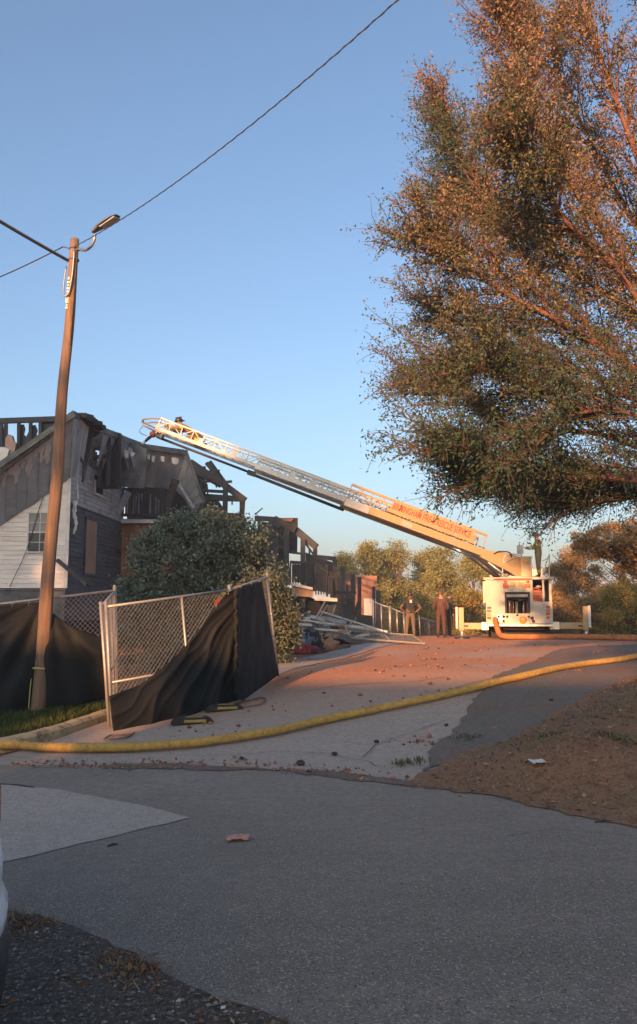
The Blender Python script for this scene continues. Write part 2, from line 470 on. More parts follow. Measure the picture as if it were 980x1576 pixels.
# kerb swept along the lawn
kp = [(-16, 10.28), (-9, 10.2), (-6, 10.12), (-4.6, 9.98), (-4.1, 9.92), (-3.8, 10.25), (-3.5, 10.95), (-3.22, 12), (-2.85, 13.1)]
kerb_pts = []
for i in range(len(kp) - 1):
    for j in range(8):
        a = Vector(kp[i]).lerp(Vector(kp[i + 1]), j / 8); kerb_pts.append(a)
mb = MB(); prof = [(-.09, -.06), (-.085, .09), (-.05, .125), (.07, .13), (.09, .11), (.09, -.06)]
ring = []
for i, p in enumerate(kerb_pts):
    a = (kerb_pts[min(i + 1, len(kerb_pts) - 1)] - kerb_pts[max(i - 1, 0)]).normalized(); n = Vector((-a.y, a.x))
    w = noise.noise((p.x * 3, p.y * 3, 4)) * .012
    ring.append([(p.x + n.x * u, p.y + n.y * u, Hs(p.x, p.y) + h_ + w) for u, h_ in prof])
mb.grid(lambda u, v: ring[round(u * (len(ring) - 1))][round(v * 5)], len(ring) - 1, 5)
tag(mb.build('kerb', M['kerb']), kind='structure')

em = [(x, float(edge_y(x))) for x in np.linspace(-2.2, 1.3, 14)]
sheet('edge_dirt', [(x, y + .10 + .1 * math.sin(x * 3)) for x, y in em] + [(x, y - .13 - .06 * math.sin(x * 4.1)) for x, y in reversed(em)], .011, .15, M['edge_dirt'], .05, .11, 21)
# cracks: thin dark joints following a wandering line
def crack(name, pix, w=.012, seed=0, off=.016):
    g = [G(px, py) for px, py in pix]; pts = []
    for a, b in zip(g[:-1], g[1:]):
        k = max(2, int((b - a).length / .06))
        for j in range(k):
            p = a.lerp(b, j / k); q = noise.noise((p.x * 4, p.y * 4, seed)) * .05 + noise.noise((p.x * 15, p.y * 15, seed)) * .02
            pts.append(Vector((p.x + q * .6, p.y + q)))
    mb = MB()
    for i, (a, b) in enumerate(zip(pts[:-1], pts[1:])):
        d = (b - a).normalized(); ww = w * (.35 + .9 * abs(noise.noise((a.x * 6, a.y * 6, seed + 3)))) ; n = Vector((-d.y, d.x)) * ww * .5; e = d * .01
        mb.face([(p.x, p.y, Hs(p.x, p.y) + off) for p in (a - n - e, b - n + e, b + n + e, a + n - e)])
    tag(mb.build(name, M['tar']), kind='structure')
crack('driveway_crack', [(468, 1066), (520, 1056), (580, 1052), (640, 1050), (690, 1042)], .03, 1, .012)
crack('driveway_crack', [(300, 1165), (360, 1163), (430, 1158), (500, 1160), (560, 1172), (600, 1188)], .018, 2, .012)
crack('driveway_crack', [(700, 1060), (760, 1044), (840, 1030)], .025, 3, .012)
crack('driveway_crack', [(560, 1165), (580, 1146), (640, 1126), (690, 1108)], .02, 4, .012)
crack('road_crack', [(-20, 1163), (60, 1170), (130, 1178), (190, 1176)], .014, 5, .012)
crack('road_crack', [(780, 1290), (850, 1278), (900, 1283), (985, 1292)], .008, 6, .012)
crack('road_crack', [(300, 1243), (420, 1222), (520, 1218)], .005, 7, .012)
crack('road_crack', [(980, 1330), (880, 1322), (760, 1330)], .006, 8, .012)

# grass, dry straw, gravel and leaf litter
M['grass'] = leaf_mat('grass', [(0, (.035, .06, .015)), (.5, (.065, .09, .024)), (1, (.13, .12, .04))], .25)
M['straw'] = leaf_mat('straw', [(0, (.15, .07, .038)), (.45, (.25, .125, .062)), (.8, (.34, .23, .11)), (1, (.17, .155, .065))], .15)
M['litter'] = leaf_mat('litter', [(0, (.09, .05, .03)), (.6, (.23, .12, .06)), (1, (.42, .28, .17))], .1)
M['gravel'] = mat('gravel', (.10, .095, .09), (.05, .048, .046), 9, .9, bump=.2)
def blades(name, X, Y, h, w, lean, tint, material, off, lift=False):
    n = len(X); z = H(X, Y) + off + (bank_lift(X, Y) if lift else 0)
    b = np.stack([X, Y, z], -1); a = rng.uniform(0, 6.283, n)
    s = np.stack([np.cos(a), np.sin(a), 0 * a], -1) * (w * rng.uniform(.6, 1.3, n))[:, None] * .5
    l = rng.normal(size=(n, 3)) * lean; l[:, 2] = 1; l = unit(l) * (h * rng.uniform(.4, 1.3, n))[:, None]
    V = np.stack([b - s, b + s, b + s * .6 + l * .55 + rng.normal(size=(n, 3)) * .004, b + l], 1)
    return tag(link_mesh(name, fast_mesh(name, V, None, tint), material), kind='stuff')
def scatter(poly, n):
    xs = [p[0] for p in poly]; ys = [p[1] for p in poly]
    x = rng.uniform(min(xs), max(xs), n); y = rng.uniform(min(ys), max(ys), n)
    k = inside(poly, x, y); return x[k], y[k]
x, y = scatter([(-7, 10.25), (-4.15, 10.0), (-3.6, 11), (-3.35, 12), (-3, 13.1), (-3.4, 14.2), (-7, 14.8)], 52000)
blades('lawn_grass', x, y, .11, .012, .45, rng.uniform(0, 1, len(x)) ** 1.5, M['grass'], .095)
BK = [(1.0, 7.7), (1.2, 8.2), (1.65, 8.85), (2.3, 9.4), (3.0, 10.2), (3.9, 11.2), (5.1, 12.4), (6.7, 14), (9, 17), (11, 16), (8, 3.0), (7, 3.5), (4, 5.1), (2.45, 6.15), (1.6, 6.98)]
x, y = scatter(BK, 110000)
cl = np.array([noise.noise((a * .9, b * .9, 3)) + .6 * noise.noise((a * 3, b * 3, 8)) for a, b in zip(x, y)])
k = cl + rng.normal(size=len(x)) * .35 > -.05
x, y = x[k], y[k]; cl = cl[k]
t_ = np.clip(rng.uniform(0, .8, len(x)) + np.where((cl > .28) & (rng.uniform(size=len(x)) < .6), .35, 0), 0, 1)
blades('dry_grass', x, y, .055, .007, 1.8, t_, M['straw'], .008, True)
def tufts(name, spots, n, h):
    X = []; Yy = []
    for (px, py, r) in spots:
        g = G(px, py); X.append(g.x + rng.normal(size=n) * r); Yy.append(g.y + rng.normal(size=n) * r)
    X = np.concatenate(X); Yy = np.concatenate(Yy)
    return blades(name, X, Yy, h, .012, .5, rng.uniform(0, .8, len(X)), M['grass'], .01, True)
tufts('green_grass', [(618, 1180, .05), (640, 1176, .07), (935, 1178, .08), (720, 1140, .09), (960, 1182, .05), (850, 1168, .1)], 70, .055)
# litter lying flat on bank edge, verge and road margin
def flat_litter(name, X, Y_, size, material, off, lift=False):
    n = len(X); C = np.stack([X, Y_, H(X, Y_) + off + (bank_lift(X, Y_) if lift else 0) + rng.uniform(0, .012, n)], -1)
    d = rng.normal(size=(n, 3)); d[:, 2] *= .25; d = unit(d); up = rng.normal(size=(n, 3)) * .25; up[:, 2] += 1
    s = unit(np.cross(d, up)); L = (size * rng.uniform(.5, 1.5, n))[:, None]
    V = np.stack([C, C + d * L * .5 + s * L * .3, C + d * L, C + d * L * .5 - s * L * .3], 1); V[:, :, 2] += .003
    return tag(link_mesh(name, fast_mesh(name, V, None, rng.uniform(0, 1, n)), material), kind='stuff')
x, y = scatter(BK, 16000)
flat_litter('leaf_litter', x, y, .045, M['litter'], .02, True)
x, y = scatter(VS, 6000)
k = np.array([noise.noise((a * 1.6, b * 1.6, 1)) for a, b in zip(x, y)]) > -.1
flat_litter('fallen_leaves', x[k], y[k], .03, M['litter'], .016)
xx = rng.uniform(-3, 8, 420); yy = edge_y(xx) - np.abs(rng.normal(size=420)) * .14
flat_litter('road_edge_litter', xx, yy, .04, M['litter'], .008)
def stones(name, X, Y_, size, material, off, expo=2.0):
    n = len(X); r = size * (.35 + rng.uniform(0, 1, n) ** expo)
    base = np.array([(1, 0, 0), (-1, 0, 0), (0, 1, 0), (0, -1, 0), (0, 0, .7), (0, 0, -.6)], float)
    tri = np.array([(0, 2, 4), (2, 1, 4), (1, 3, 4), (3, 0, 4), (2, 0, 5), (1, 2, 5), (3, 1, 5), (0, 3, 5)])
    V = base[None] * r[:, None, None] * rng.uniform(.6, 1.25, (n, 6, 1))
    a = rng.uniform(0, 6.28, n); ca, sa = np.cos(a)[:, None], np.sin(a)[:, None]
    V = np.stack([V[..., 0] * ca - V[..., 1] * sa, V[..., 0] * sa + V[..., 1] * ca, V[..., 2]], -1)
    V += np.stack([X, Y_, H(X, Y_) + off + r * .3], -1)[:, None, :]
    return tag(link_mesh(name, fast_mesh(name, V[:, tri].reshape(-1, 3, 3), None, np.repeat(rng.uniform(0, 1, n), 8)), material), kind='stuff')
M['gravel_mix'] = leaf_mat('gravel_mix', [(0, (.04, .034, .03)), (.6, (.12, .10, .088)), (.93, (.24, .21, .185)), (1, (.5, .46, .42))], 0.0)
x, y = scatter(VS, 13000)
ex = np.concatenate([np.linspace(a[0], b[0], 420) for a, b in zip(vg[:-2], vg[1:-1])]); ey_ = np.concatenate([np.linspace(a[1], b[1], 420) for a, b in zip(vg[:-2], vg[1:-1])])
k2 = np.array([noise.noise((a * 2.2, b * 2.2, 6)) for a, b in zip(ex, ey_)]) > -.05
ex, ey_ = ex[k2], ey_[k2]
blades('verge_grass', ex + rng.normal(size=len(ex)) * .06, ey_ - np.abs(rng.normal(size=len(ex))) * .13, .045, .006, 1.5, rng.uniform(0, .9, len(ex)), M['straw'], .014)
stones('gravel', x, y, .0105, M['gravel_mix'], .012)
x = rng.uniform(-4, 4, 900); y = rng.uniform(3, 8, 900)
k = inside(FAR_EDGE + [(30, -12), (-40, -8)], x, y) & ~inside(VERGE, x, y)
stones('road_grit', x[k], y[k], .006, M['gravel_mix'], .004)
M['clay'] = leaf_mat('clay', [(0, (.10, .05, .032)), (.6, (.24, .10, .05)), (1, (.36, .16, .085))], 0)
cx, cy = [], []
for _ in range(34):
    a = rng.uniform(-1.5, 8); b = rng.uniform(9, 28); s_ = rng.uniform(.1, .5)
    m_ = rng.integers(8, 34); cx.append(a + rng.normal(size=m_) * s_ * 1.6); cy.append(b + rng.normal(size=m_) * s_)
cx = np.concatenate(cx); cy = np.concatenate(cy); k = inside(DRIVE_L + DRIVE_R, cx, cy)
stones('clay_crumbs', cx[k], cy[k], .035, M['clay'], .0, 3)
ex = rng.uniform(-3.4, 1.2, 700); ey_ = edge_y(ex) + np.abs(rng.normal(size=700)) * .22 - .08
stones('edge_crumbs', ex, ey_, .022, M['clay'], .0, 3)

# ---------------------------------------------------------------- hoses
M['yellow_hose'] = mat('yellow_hose', (.50, .305, .065), (.41, .245, .055), 7, .8, bump=.12, dirt=(.20, .125, .045), dirt_amt=(.42, .72), dirt_scale=16)
M['orange_hose'] = mat('orange_hose', (.46, .17, .05), (.36, .13, .04), 6, .75, bump=.12, dirt=(.22, .10, .05), dirt_amt=(.5, .7), dirt_scale=4)
def catmull(pts, n=10):
    pts = [Vector(p) for p in pts]; out = []
    q = [pts[0] * 2 - pts[1]] + pts + [pts[-1] * 2 - pts[-2]]
    for i in range(1, len(q) - 2):
        a, b, c, d = q[i - 1:i + 3]
        for j in range(n):
            t = j / n
            out.append(.5 * ((2 * b) + (c - a) * t + (2 * a - 5 * b + 4 * c - d) * t * t + (3 * b - a - 3 * c + d) * t ** 3))
    out.append(pts[-1]); return out
hose_r = .060
hp = [Vector((-9, 10.0, 0)), Vector((-6, 9.55, 0))] + [G(px, py) for px, py in ((-10, 1156), (70, 1158), (180, 1159), (270, 1155), (340, 1146), (420, 1133), (500, 1115), (580, 1098), (660, 1081), (740, 1062), (820, 1043), (900, 1027), (985, 1014))]
hp += [Vector((8.2, 18, 0)), Vector((10.5, 21, 0))]
hp = catmull([(p.x, p.y, 0) for p in hp], 16)
mb = MB().tube([(p.x, p.y + .05 * noise.noise((p.x * .8, 3, 0)) + .015 * noise.noise((p.x * 3, 1, 0)), Hs(p.x, p.y) + hose_r * .86 + .012) for p in hp], [hose_r * (1 + .10 * noise.noise((p.x * 1.6, p.y * 1.6, 0)) + .04 * noise.noise((p.x * 7, p.y * 7, 0))) for p in hp], 14, flat=.88)
tag(mb.build('fire_hose', M['yellow_hose'], smooth=True), 'thick dirty yellow fire hose crossing the foot of the driveway', 'hose', 'fire hoses')

# ---------------------------------------------------------------- utility pole, street light, overhead cables
M['pole_wood'] = mat('pole_wood', (.33, .18, .10), (.16, .095, .06), 5, .85, bump=.9, stretch=(5, 5, .25), dirt=(.15, .11, .085), dirt_amt=(.40, .62), dirt_scale=2.0)
M['steel'] = mat('steel', (.36, .37, .38), (.28, .29, .30), 7, .45, .8, bump=.08)
M['lamp_grey'] = mat('lamp_grey', (.17, .17, .175), (.13, .13, .135), 6, .5, .3, bump=.05)
M['lens'] = mat('lens', (.5, .52, .52), (.42, .44, .45), 6, .25, bump=0)
M['cable'] = mat('cable', (.03, .03, .032), (.04, .04, .042), 9, .7, bump=.1)
M['cable_grey'] = mat('cable_grey', (.10, .10, .11), (.08, .08, .09), 9, .6, bump=.1)
M['tag_metal'] = mat('tag_metal', (.62, .52, .36), (.5, .4, .28), 12, .5, .2, bump=.05)
PY = 12.5
pb = P(58, 1090, PY); pb.z = Hs(pb.x, pb.y) + .09
pt = P(116, 368, PY)
pole = thing('utility_pole', pb, 'leaning brown wooden utility pole standing on the lawn', 'utility pole')
def pole_at(py):
    t = (1090 - py) / (1090 - 368); return pb.lerp(pt, t)
pts = [pb + Vector((0, 0, -.3)).lerp(Vector((0, 0, 0)), 0)] + [pb.lerp(pt, i / 24) + Vector((.012 * math.sin(i * .7), .01 * math.cos(i), 0)) for i in range(0, 25)]
MB().tube(pts, [.115] + [.113 - .046 * i / 24 for i in range(25)], 20).build('shaft', M['pole_wood'], pole, smooth=False)
for f_ in bpy.data.objects['shaft'].data.polygons: f_.use_smooth = len(f_.vertices) == 4
# conduit bend, clamp bands, guard strip, yellow tape
u = pole_at(410)
cond = catmull([pole_at(388) + Vector((.03, -.10, 0)), pole_at(430) + Vector((.03, -.11, 0)), pole_at(458) + Vector((.0, -.115, 0)), pole_at(464) + Vector((-.06, -.12, 0)), pole_at(450) + Vector((-.10, -.09, 0)), pole_at(415) + Vector((-.095, -.06, 0))], 6)
MB().tube(cond, .013, 8).build('conduit', M['steel'], pole, True)
MB().tube([pole_at(376) + Vector((.062, -.06, 0)), pole_at(480) + Vector((.066, -.06, 0)), pole_at(540) + Vector((.068, -.062, 0))], .012, 6).build('ground_wire', M['cable'], pole)
for yy_ in (384, 402):
    c = pole_at(yy_); mb = MB()
    ringp = [c + Vector((.079 * math.cos(t * .314), .079 * math.sin(t * .314), 0)) for t in range(21)]
    mb.tube(ringp, .012, 6, caps=False); mb.tube([c + Vector((-.08, -.02, 0)), c + Vector((-.17, -.06, .01))], .010, 6)
    mb.build('clamp_band', M['steel'], pole)
# number strip: small metal tags nailed one above the other
strip = [(435, 2.0, .9), (441, 3, .5), (446, 1.4, .8), (451, 2.6, .5), (456, 1.8, .8), (461, 2.2, .6), (466, 2.8, .7), (471, 2.8, 1.4), (478, 1.3, .9), (482, 2.8, .5)]
for yy_, w_, h_ in strip:
    c = pole_at(yy_) + Vector((-.028, -.083, 0))
    MB().box(c, (w_ * .014, .006, h_ * .045)).build('number_tag', M['tag_metal'], pole)
c = pole_at(1025); mb = MB()
mb.tube([c + Vector((.123 * math.cos(t * .314), .123 * math.sin(t * .314), .004 * math.sin(t))) for t in range(21)], .013, 6, caps=False)
mb.tube([c + Vector((-.12, -.04, 0)), c + Vector((-.135, -.06, -.3)), c + Vector((-.15, -.05, -.62))], .008, 5)
mb.build('tie_tape', mat('tape', (.55, .47, .12), (.4, .35, .1), 8, .7, bump=.1), pole)
# street light on a bent arm
sl = thing('street_light', pole_at(384) + Vector((.08, -.05, 0)), 'grey flat LED street light on a bent arm at the pole top', 'street light')
arm = catmull([pole_at(386) + Vector((.06, -.06, 0)), P(131, 385, 12.35), P(140, 379, 12.25), P(145, 369, 12.2), P(146, 361, 12.2)], 7)
MB().tube(arm, .022, 10).build('arm', M['steel'], sl, True)
hd0 = P(143, 358, 12.2); hd1 = P(181, 332, 12.0)
ax = (hd1 - hd0).normalized(); sd = Vector((.25, -1, .0)).normalized(); sd = (sd - ax * sd.dot(ax)).normalized(); nn = ax.cross(sd).normalized()
if nn.z < 0: nn = -nn
Lh = (hd1 - hd0).length; mb = MB()
prof = [(0, .05, .03), (.12, .06, .06), (.3, .085, .07), (.34, .12, .055), (.6, .135, .05), (.9, .12, .035), (1.0, .08, .02)]
def hd(u, v):
    i = u * (len(prof) - 1); a = prof[min(int(i), len(prof) - 1)]
    t = v * 2 * math.pi
    return hd0 + ax * (a[0] * Lh) + sd * (a[1] * math.cos(t)) + nn * (a[2] * (math.sin(t) if math.sin(t) > 0 else .35 * math.sin(t)))
mb.grid(hd, len(prof) - 1, 14); mb.build('lamp_head', M['lamp_grey'], sl, True)
MB().box(hd0 + ax * (.66 * Lh) - nn * .021, (.2, .3, .014), Matrix((sd, ax, nn)).transposed()).build('lens', M['lens'], sl)
# cables: each sags a little between its ends
def cable(name, a, b, sag, r, label, m, n=30, beads=0):
    pts = [a.lerp(b, i / n) - Vector((0, 0, sag * 4 * (i / n) * (1 - i / n))) for i in range(n + 1)]
    mb = MB().tube(pts, r, 6)
    if beads:
        L = (b - a).length; k = int(L / beads)
        tw = [];
        for i in range(k + 1):
            t = i / k; p = a.lerp(b, t) - Vector((0, 0, sag * 4 * t * (1 - t)))
            tw.append(p + Vector((math.cos(i * .9) * r * 1.3, 0, math.sin(i * .9) * r * 1.3)))
        mb.tube(tw, r * .75, 5)
    return tag(mb.build(name, m), label, 'cable', 'overhead cables')
a = pole_at(384) + Vector((.02, -.085, .0))
cable('overhead_cable', a, P(700, -80, 6.0), .22, .006, 'black twisted overhead cable rising from the pole to the upper right', M['cable'], 40, .03)
cable('overhead_cable', pole_at(404) + Vector((-.08, -.02, 0)), P(-260, 175, 9.0), .05, .026, 'thick grey overhead cable running from the pole to the upper left', M['cable_grey'])
cable('overhead_cable', pole_at(384) + Vector((-.17, -.06, .01)), P(-160, 480, 16), .12, .010, 'thin dark overhead cable dropping from the pole to the left edge', M['cable'])

# ---------------------------------------------------------------- temporary fence panels and black screens
M['galv'] = mat('galv', (.40, .385, .36), (.30, .285, .265), 9, .5, .55, bump=.08, dirt=(.24, .17, .11), dirt_amt=(.55, .75), dirt_scale=3)
M['wire'] = mat('wire', (.30, .29, .275), (.24, .23, .22), 9, .5, .6, bump=0)
M['screen'] = mat('screen', (.012, .0135, .0145), (.018, .019, .020), 2.5, .8, bump=.25, dirt=(.024, .024, .025), dirt_amt=(.52, .75), dirt_scale=1.1, spec=.2)
def lerp(a, b, t): return a + (b - a) * t
def fence_panel(bl, br, tl, tr, label, mids=(), rails=(), pitch=.075, ext=.08, group='temporary chain-link fence panels', mesh=True, r=.021):
    bl, br, tl, tr = map(Vector, (bl, br, tl, tr))
    root = thing('chain_link_fence', (bl + br) / 2, label, 'fence', group)
    S = lambda u, v: bl.lerp(br, u).lerp(tl.lerp(tr, u), v)
    hh = (tl - bl).length
    for u_ in (0, 1): MB().tube([S(u_, -.02), S(u_, 1 + ext / hh)], r * 1.15, 8).build('post', M['galv'], root, True)
    for u_ in mids: MB().tube([S(u_, 0), S(u_, 1)], r, 8).build('post', M['galv'], root, True)
    MB().tube([S(0, 1), S(1, 1)], r * .95, 8).build('top_rail', M['galv'], root, True)
    MB().tube([S(0, .015), S(1, .015)], r * .9, 8).build('bottom_rail', M['galv'], root, True)
    for v_ in rails: MB().tube([S(0, v_), S(1, v_)], r * .85, 8).build('mid_rail', M['galv'], root, True)
    if mesh:
        W = (br - bl).length; mb = MB(); n = Vector((tl - bl).cross(br - bl)).normalized()
        k = -hh
        while k < W:
            x0, y0 = (k, 0) if k > 0 else (0, -k); x1, y1 = (k + hh, hh) if k + hh < W else (W, W - k)
            if x1 > x0 + .02:
                mb.tube([S(x0 / W, y0 / hh) + n * .004, S(x1 / W, y1 / hh) + n * .004], .0032, 3, caps=False)
                mb.tube([S(x0 / W, 1 - y0 / hh) - n * .004, S(x1 / W, 1 - y1 / hh) - n * .004], .0032, 3, caps=False)
            k += pitch
        w = mb.build('chain_link_mesh', M['wire'], root); w['kind'] = 'stuff'
    return root, S
def gnd(px, Y, dz=0):
    x = (px - 490) / F * Y; return Vector((x, Y, Hs(x, Y) + dz))
def top(px, py, Y): return P(px, py, Y)
FA = Vector((P(174, 1068, 11.35).x, 11.35)); FB = Vector((P(372, 1075, 13.0).x, 13.0)); FC = Vector((P(428, 1036, 15.6).x, 15.6))
def g2(p, dz=.03): return Vector((p.x, p.y, Hs(p.x, p.y) + dz))
pA, SA = fence_panel(g2(FA), g2(FB), P(163, 934, 11.35), P(353, 908, 12.9), 'chain-link panel with a bare upper corner and a red sign, half hidden by black screen', mids=(.58,), rails=(.36,))
pB, SB = fence_panel(g2(FB) + Vector((.04, .05, 0)), g2(FC), P(355, 907, 13.0), P(411, 888, 15.6), 'chain-link panel wholly screened in black, farthest up the drive', mids=(.45,), rails=(.4,))
FE = Vector((P(182, 1060, 13.0).x, 13.0))
pG, SG = fence_panel(g2(FE, .1), g2(FA + Vector((-.05, .02)), .05), P(177, 910, 13.0), P(155, 934, 11.45), 'narrow edge-on chain-link panel glowing orange, turned towards the viewer', mids=(.35, .7), rails=(.4,), pitch=.06)
FL0 = Vector((P(-150, 1085, 12.0).x, 12.0))
pL, SL = fence_panel(g2(FL0, .1), g2(FE + Vector((-.06, 0)), .1), P(-150, 947, 12.0), P(176, 909, 12.95), 'chain-link panel behind the utility pole, its screen sagging from the top rail', mids=(.5,), rails=(.45,))
# clamps joining the panels
for S_, u_ in ((SB, 0), (SG, 0)):
    for v_ in (.96, .5):
        pass
sgn = thing('warning_sign', SA(.9, .86), 'small red and white sign tied high on the chain-link panel', 'sign')
a = SA(.845, .93); b = SA(.945, .935); dn = (SA(.9, .78) - SA(.9, .93)); nrm = (b - a).cross(dn).normalized()
if nrm.y > 0: nrm = -nrm
a += nrm * .03; b += nrm * .03
mb = MB().prism([a, b, b + dn, a + dn], nrm * .004); mb.build('board', mat('sign_red', (.34, .07, .055), (.26, .06, .05), 10, .6, bump=.05), sgn)
mb = MB()
for i in range(3):
    p = a.lerp(b, .12) + dn * (.3 + .2 * i) + nrm * .006; q = a.lerp(b, .88 - .12 * i) + dn * (.3 + .2 * i) + nrm * .006
    mb.prism([p, q, q + dn * .09, p + dn * .09], nrm * .002)
mb.build('print_line', mat('sign_white', (.6, .56, .54), (.5, .47, .45), 10, .6, bump=0), sgn)

def on_line(px, a, b):
    """depth at which the column px crosses the ground line a-b"""
    k = (px - 490) / F
    t = (k * a.y - a.x) / ((b.x - a.x) - k * (b.y - a.y)); return a.y + t * (b.y - a.y)
def front_depth(px): 
    if px < 362: return on_line(px, FA, FB)
    return on_line(px, FB, FC)
UP = ([164, 172, 217, 261, 295, 325, 349, 382, 403, 412], [1072, 1069, 1053, 1018, 984, 942, 911, 900, 894, 892])
LO = ([168, 177, 268, 312, 379, 428], [1128, 1134, 1112, 1093, 1073, 1038])
LFT = 167
def right_x(v): return lerp(402, 429, v)
def drape(u, v):
    # u along the fence, v from the upper edge down
    px0 = lerp(168, 402, u); px1 = lerp(176, 428, u)
    top_y = np.interp(px0, *UP); bot_y = np.interp(px1, *LO)
    px = lerp(px0, px1, v); py = lerp(top_y, bot_y, v)
    D = front_depth(px) - .06
    base = P(px, py, D)
    # folds fan out from the upper right, where the cloth is tied
    ang = math.atan2((py - 880), (398 - px)) if px < 396 else 1.5708
    dist = math.hypot(py - 880, 398 - px) / 200
    w1 = math.sin(ang * 15 + .9 * math.sin(dist * 3.2) + 1.5 * noise.noise((px * .012, py * .012, 5))); w2 = math.sin(ang * 37 + 2 + 2 * noise.noise((px * .02, py * .02, 1)))
    f = (1 - abs(w1)) ** 2 * .9 + (1 - abs(w2)) ** 2 * .35 + .5 * noise.noise((px * .02, py * .02, 2))
    f *= .065 * min(1, .3 + dist)
    sag = .22 * math.sin(math.pi * min(1, v)) * (1 - u) * .8
    return base + Vector((.2, -1, 0)).normalized() * (f + sag * .5 + .03) 
scr = MB().grid(drape, 110, 60).build('privacy_screen', M['screen'], smooth=True)
tag(scr, 'black privacy screen slumping diagonally across the front panels to the drive', 'privacy screen', 'black fence screens')
sm = scr.modifiers.new('thick', 'SOLIDIFY'); sm.thickness = .006
def ties(fn, us, scr_):
    for u_ in us:
        p = Vector(fn(u_, .012)) + Vector((0, -.01, 0))
        MB().tube([p + Vector((.0, 0, -.02)), p + Vector((.012, -.012, .02)), p + Vector((.0, .03, .045)), p + Vector((-.012, .02, .01))], .006, 5).build('tie', M['wire'], scr_)
ties(drape, [.70, .78, .86, .93, .985], scr)
UL = ([-150, 0, 30, 64, 76, 88, 111, 140, 161], [952, 933, 929.5, 927, 938, 949, 965, 976, 984])
LL = ([-150, 0, 60, 110, 164], [1104, 1096, 1094, 1086, 1074])
def drape_l(u, v):
    px = lerp(-150, 163, u); ty = np.interp(px, *UL); by = np.interp(px, *LL)
    py = lerp(ty, by, v)
    D = on_line(px, FL0, FE) - .07
    ang = math.atan2(py - 918, px - 66); dist = math.hypot(py - 918, px - 66) / 120
    f = math.sin(ang * 9 + dist * 1.5) * .5 + math.sin(ang * 19 + 1 - dist * 2) * .3 + .6 * noise.noise((px * .018, py * .018, 7))
    f *= .11 * min(1, dist + .15)
    edge = .10 * math.exp(-((v - .18) / .14) ** 2) * (1 if px > 80 else .25)
    return P(px, py, D) + Vector((0, -1, 0)) * (f + edge + .10 * math.sin(math.pi * v))
scl = MB().grid(drape_l, 100, 50).build('privacy_screen', M['screen'], smooth=True)
tag(scl, 'black privacy screen hanging in loose folds behind the utility pole', 'privacy screen', 'black fence screens')
sm = scl.modifiers.new('thick', 'SOLIDIFY'); sm.thickness = .006
ties(drape_l, [.36, .45, .54, .62, .68], scl)
# rubber feet with yellow reflective strips, tube stands
M['rubber'] = mat('rubber', (.018, .018, .019), (.03, .029, .028), 8, .85, bump=.2, dirt=(.08, .06, .045), dirt_amt=(.55, .75), dirt_scale=5)
M['yellow_strip'] = mat('yellow_strip', (.36, .26, .055), (.28, .2, .05), 12, .6, bump=.05)
M['rust_tube'] = mat('rust_tube', (.26, .13, .07), (.18, .09, .05), 12, .7, .2, bump=.1)
def rubber_foot(px, py, ang, label):
    g = G(px, py); root = thing('rubber_weight', g, label, 'rubber weight', 'rubber fence weights')
    R3 = Matrix.Rotation(ang, 3, 'Z'); mb = MB()
    prof = [(-.30, 0), (-.26, .055), (-.20, .085), (.20, .085), (.26, .055), (.30, 0)]
    mb.prism([g + R3 @ Vector((u, -.11, w)) for u, w in prof], R3 @ Vector((0, .22, 0)))
    mb.build('block', M['rubber'], root)
    for yy2 in (-.115,):
        MB().box(g + R3 @ Vector((.03, yy2, .042)), (.30, .012, .034), R3).build('strip', M['yellow_strip'], root)
    MB().box(g + R3 @ Vector((.02, -.03, .088)), (.24, .05, .01), R3).build('strip', M['yellow_strip'], root)
    MB().lathe([(.035, .085), (.033, .11), (.02, .112)], g + R3 @ Vector((-.12, .04, 0)), 10).build('socket', M['rubber'], root)
rubber_foot(296, 1113, R(12), 'black rubber fence foot with yellow strip, nearer of the pair')
rubber_foot(345, 1093, R(16), 'black rubber fence foot with yellow strip, farther of the pair')
def tube_stand(cells, label):
    pts = [G(px, py) + Vector((0, 0, .02)) for px, py in cells]
    mb = MB().tube(catmull(pts, 5), .012, 6)
    tag(mb.build('tube_stand', M['rust_tube'], smooth=True), label, 'tube stand', 'flat tube fence stands')
tube_stand([(352, 1088), (400, 1076), (408, 1080), (396, 1087), (356, 1092), (340, 1094)], 'flat rusty tube stand lying under the upper fence corner')
tube_stand([(160, 1140), (172, 1134), (200, 1133), (206, 1130), (196, 1137), (168, 1141)], 'flat rusty tube stand by the lower corner of the black screen')

# ---------------------------------------------------------------- burnt apartment house
M['siding'] = mat('siding', (.68, .63, .59), (.62, .57, .54), 2, .6, bump=.06, stretch=(.4, .4, 4), dirt=(.43, .395, .375), dirt_amt=(.5, .8), dirt_scale=1.2, var=.06)
M['siding_sooty'] = mat('siding_sooty', (.42, .41, .405), (.34, .33, .325), 2, .6, bump=.08, dirt=(.10, .10, .10), dirt_amt=(.5, .75), dirt_scale=1.6, var=.10)
M['siding_burnt'] = mat('siding_burnt', (.07, .072, .08), (.095, .096, .105), 2.5, .75, bump=.15, dirt=(.015, .015, .017), dirt_amt=(.45, .7), dirt_scale=1.2, var=.2)
M['soffit'] = mat('soffit', (.31, .345, .39), (.25, .28, .32), 2.2, .55, bump=.08, dirt=(.16, .168, .185), dirt_amt=(.5, .75), dirt_scale=1.4, var=.10)
M['lining'] = mat('lining', (.13, .137, .15), (.09, .095, .105), 3, .7, bump=.2, dirt=(.04, .04, .045), dirt_amt=(.45, .65), dirt_scale=2)
M['soffit_pale'] = mat('soffit_pale', (.50, .48, .46), (.38, .365, .355), 6, .6, bump=.2)
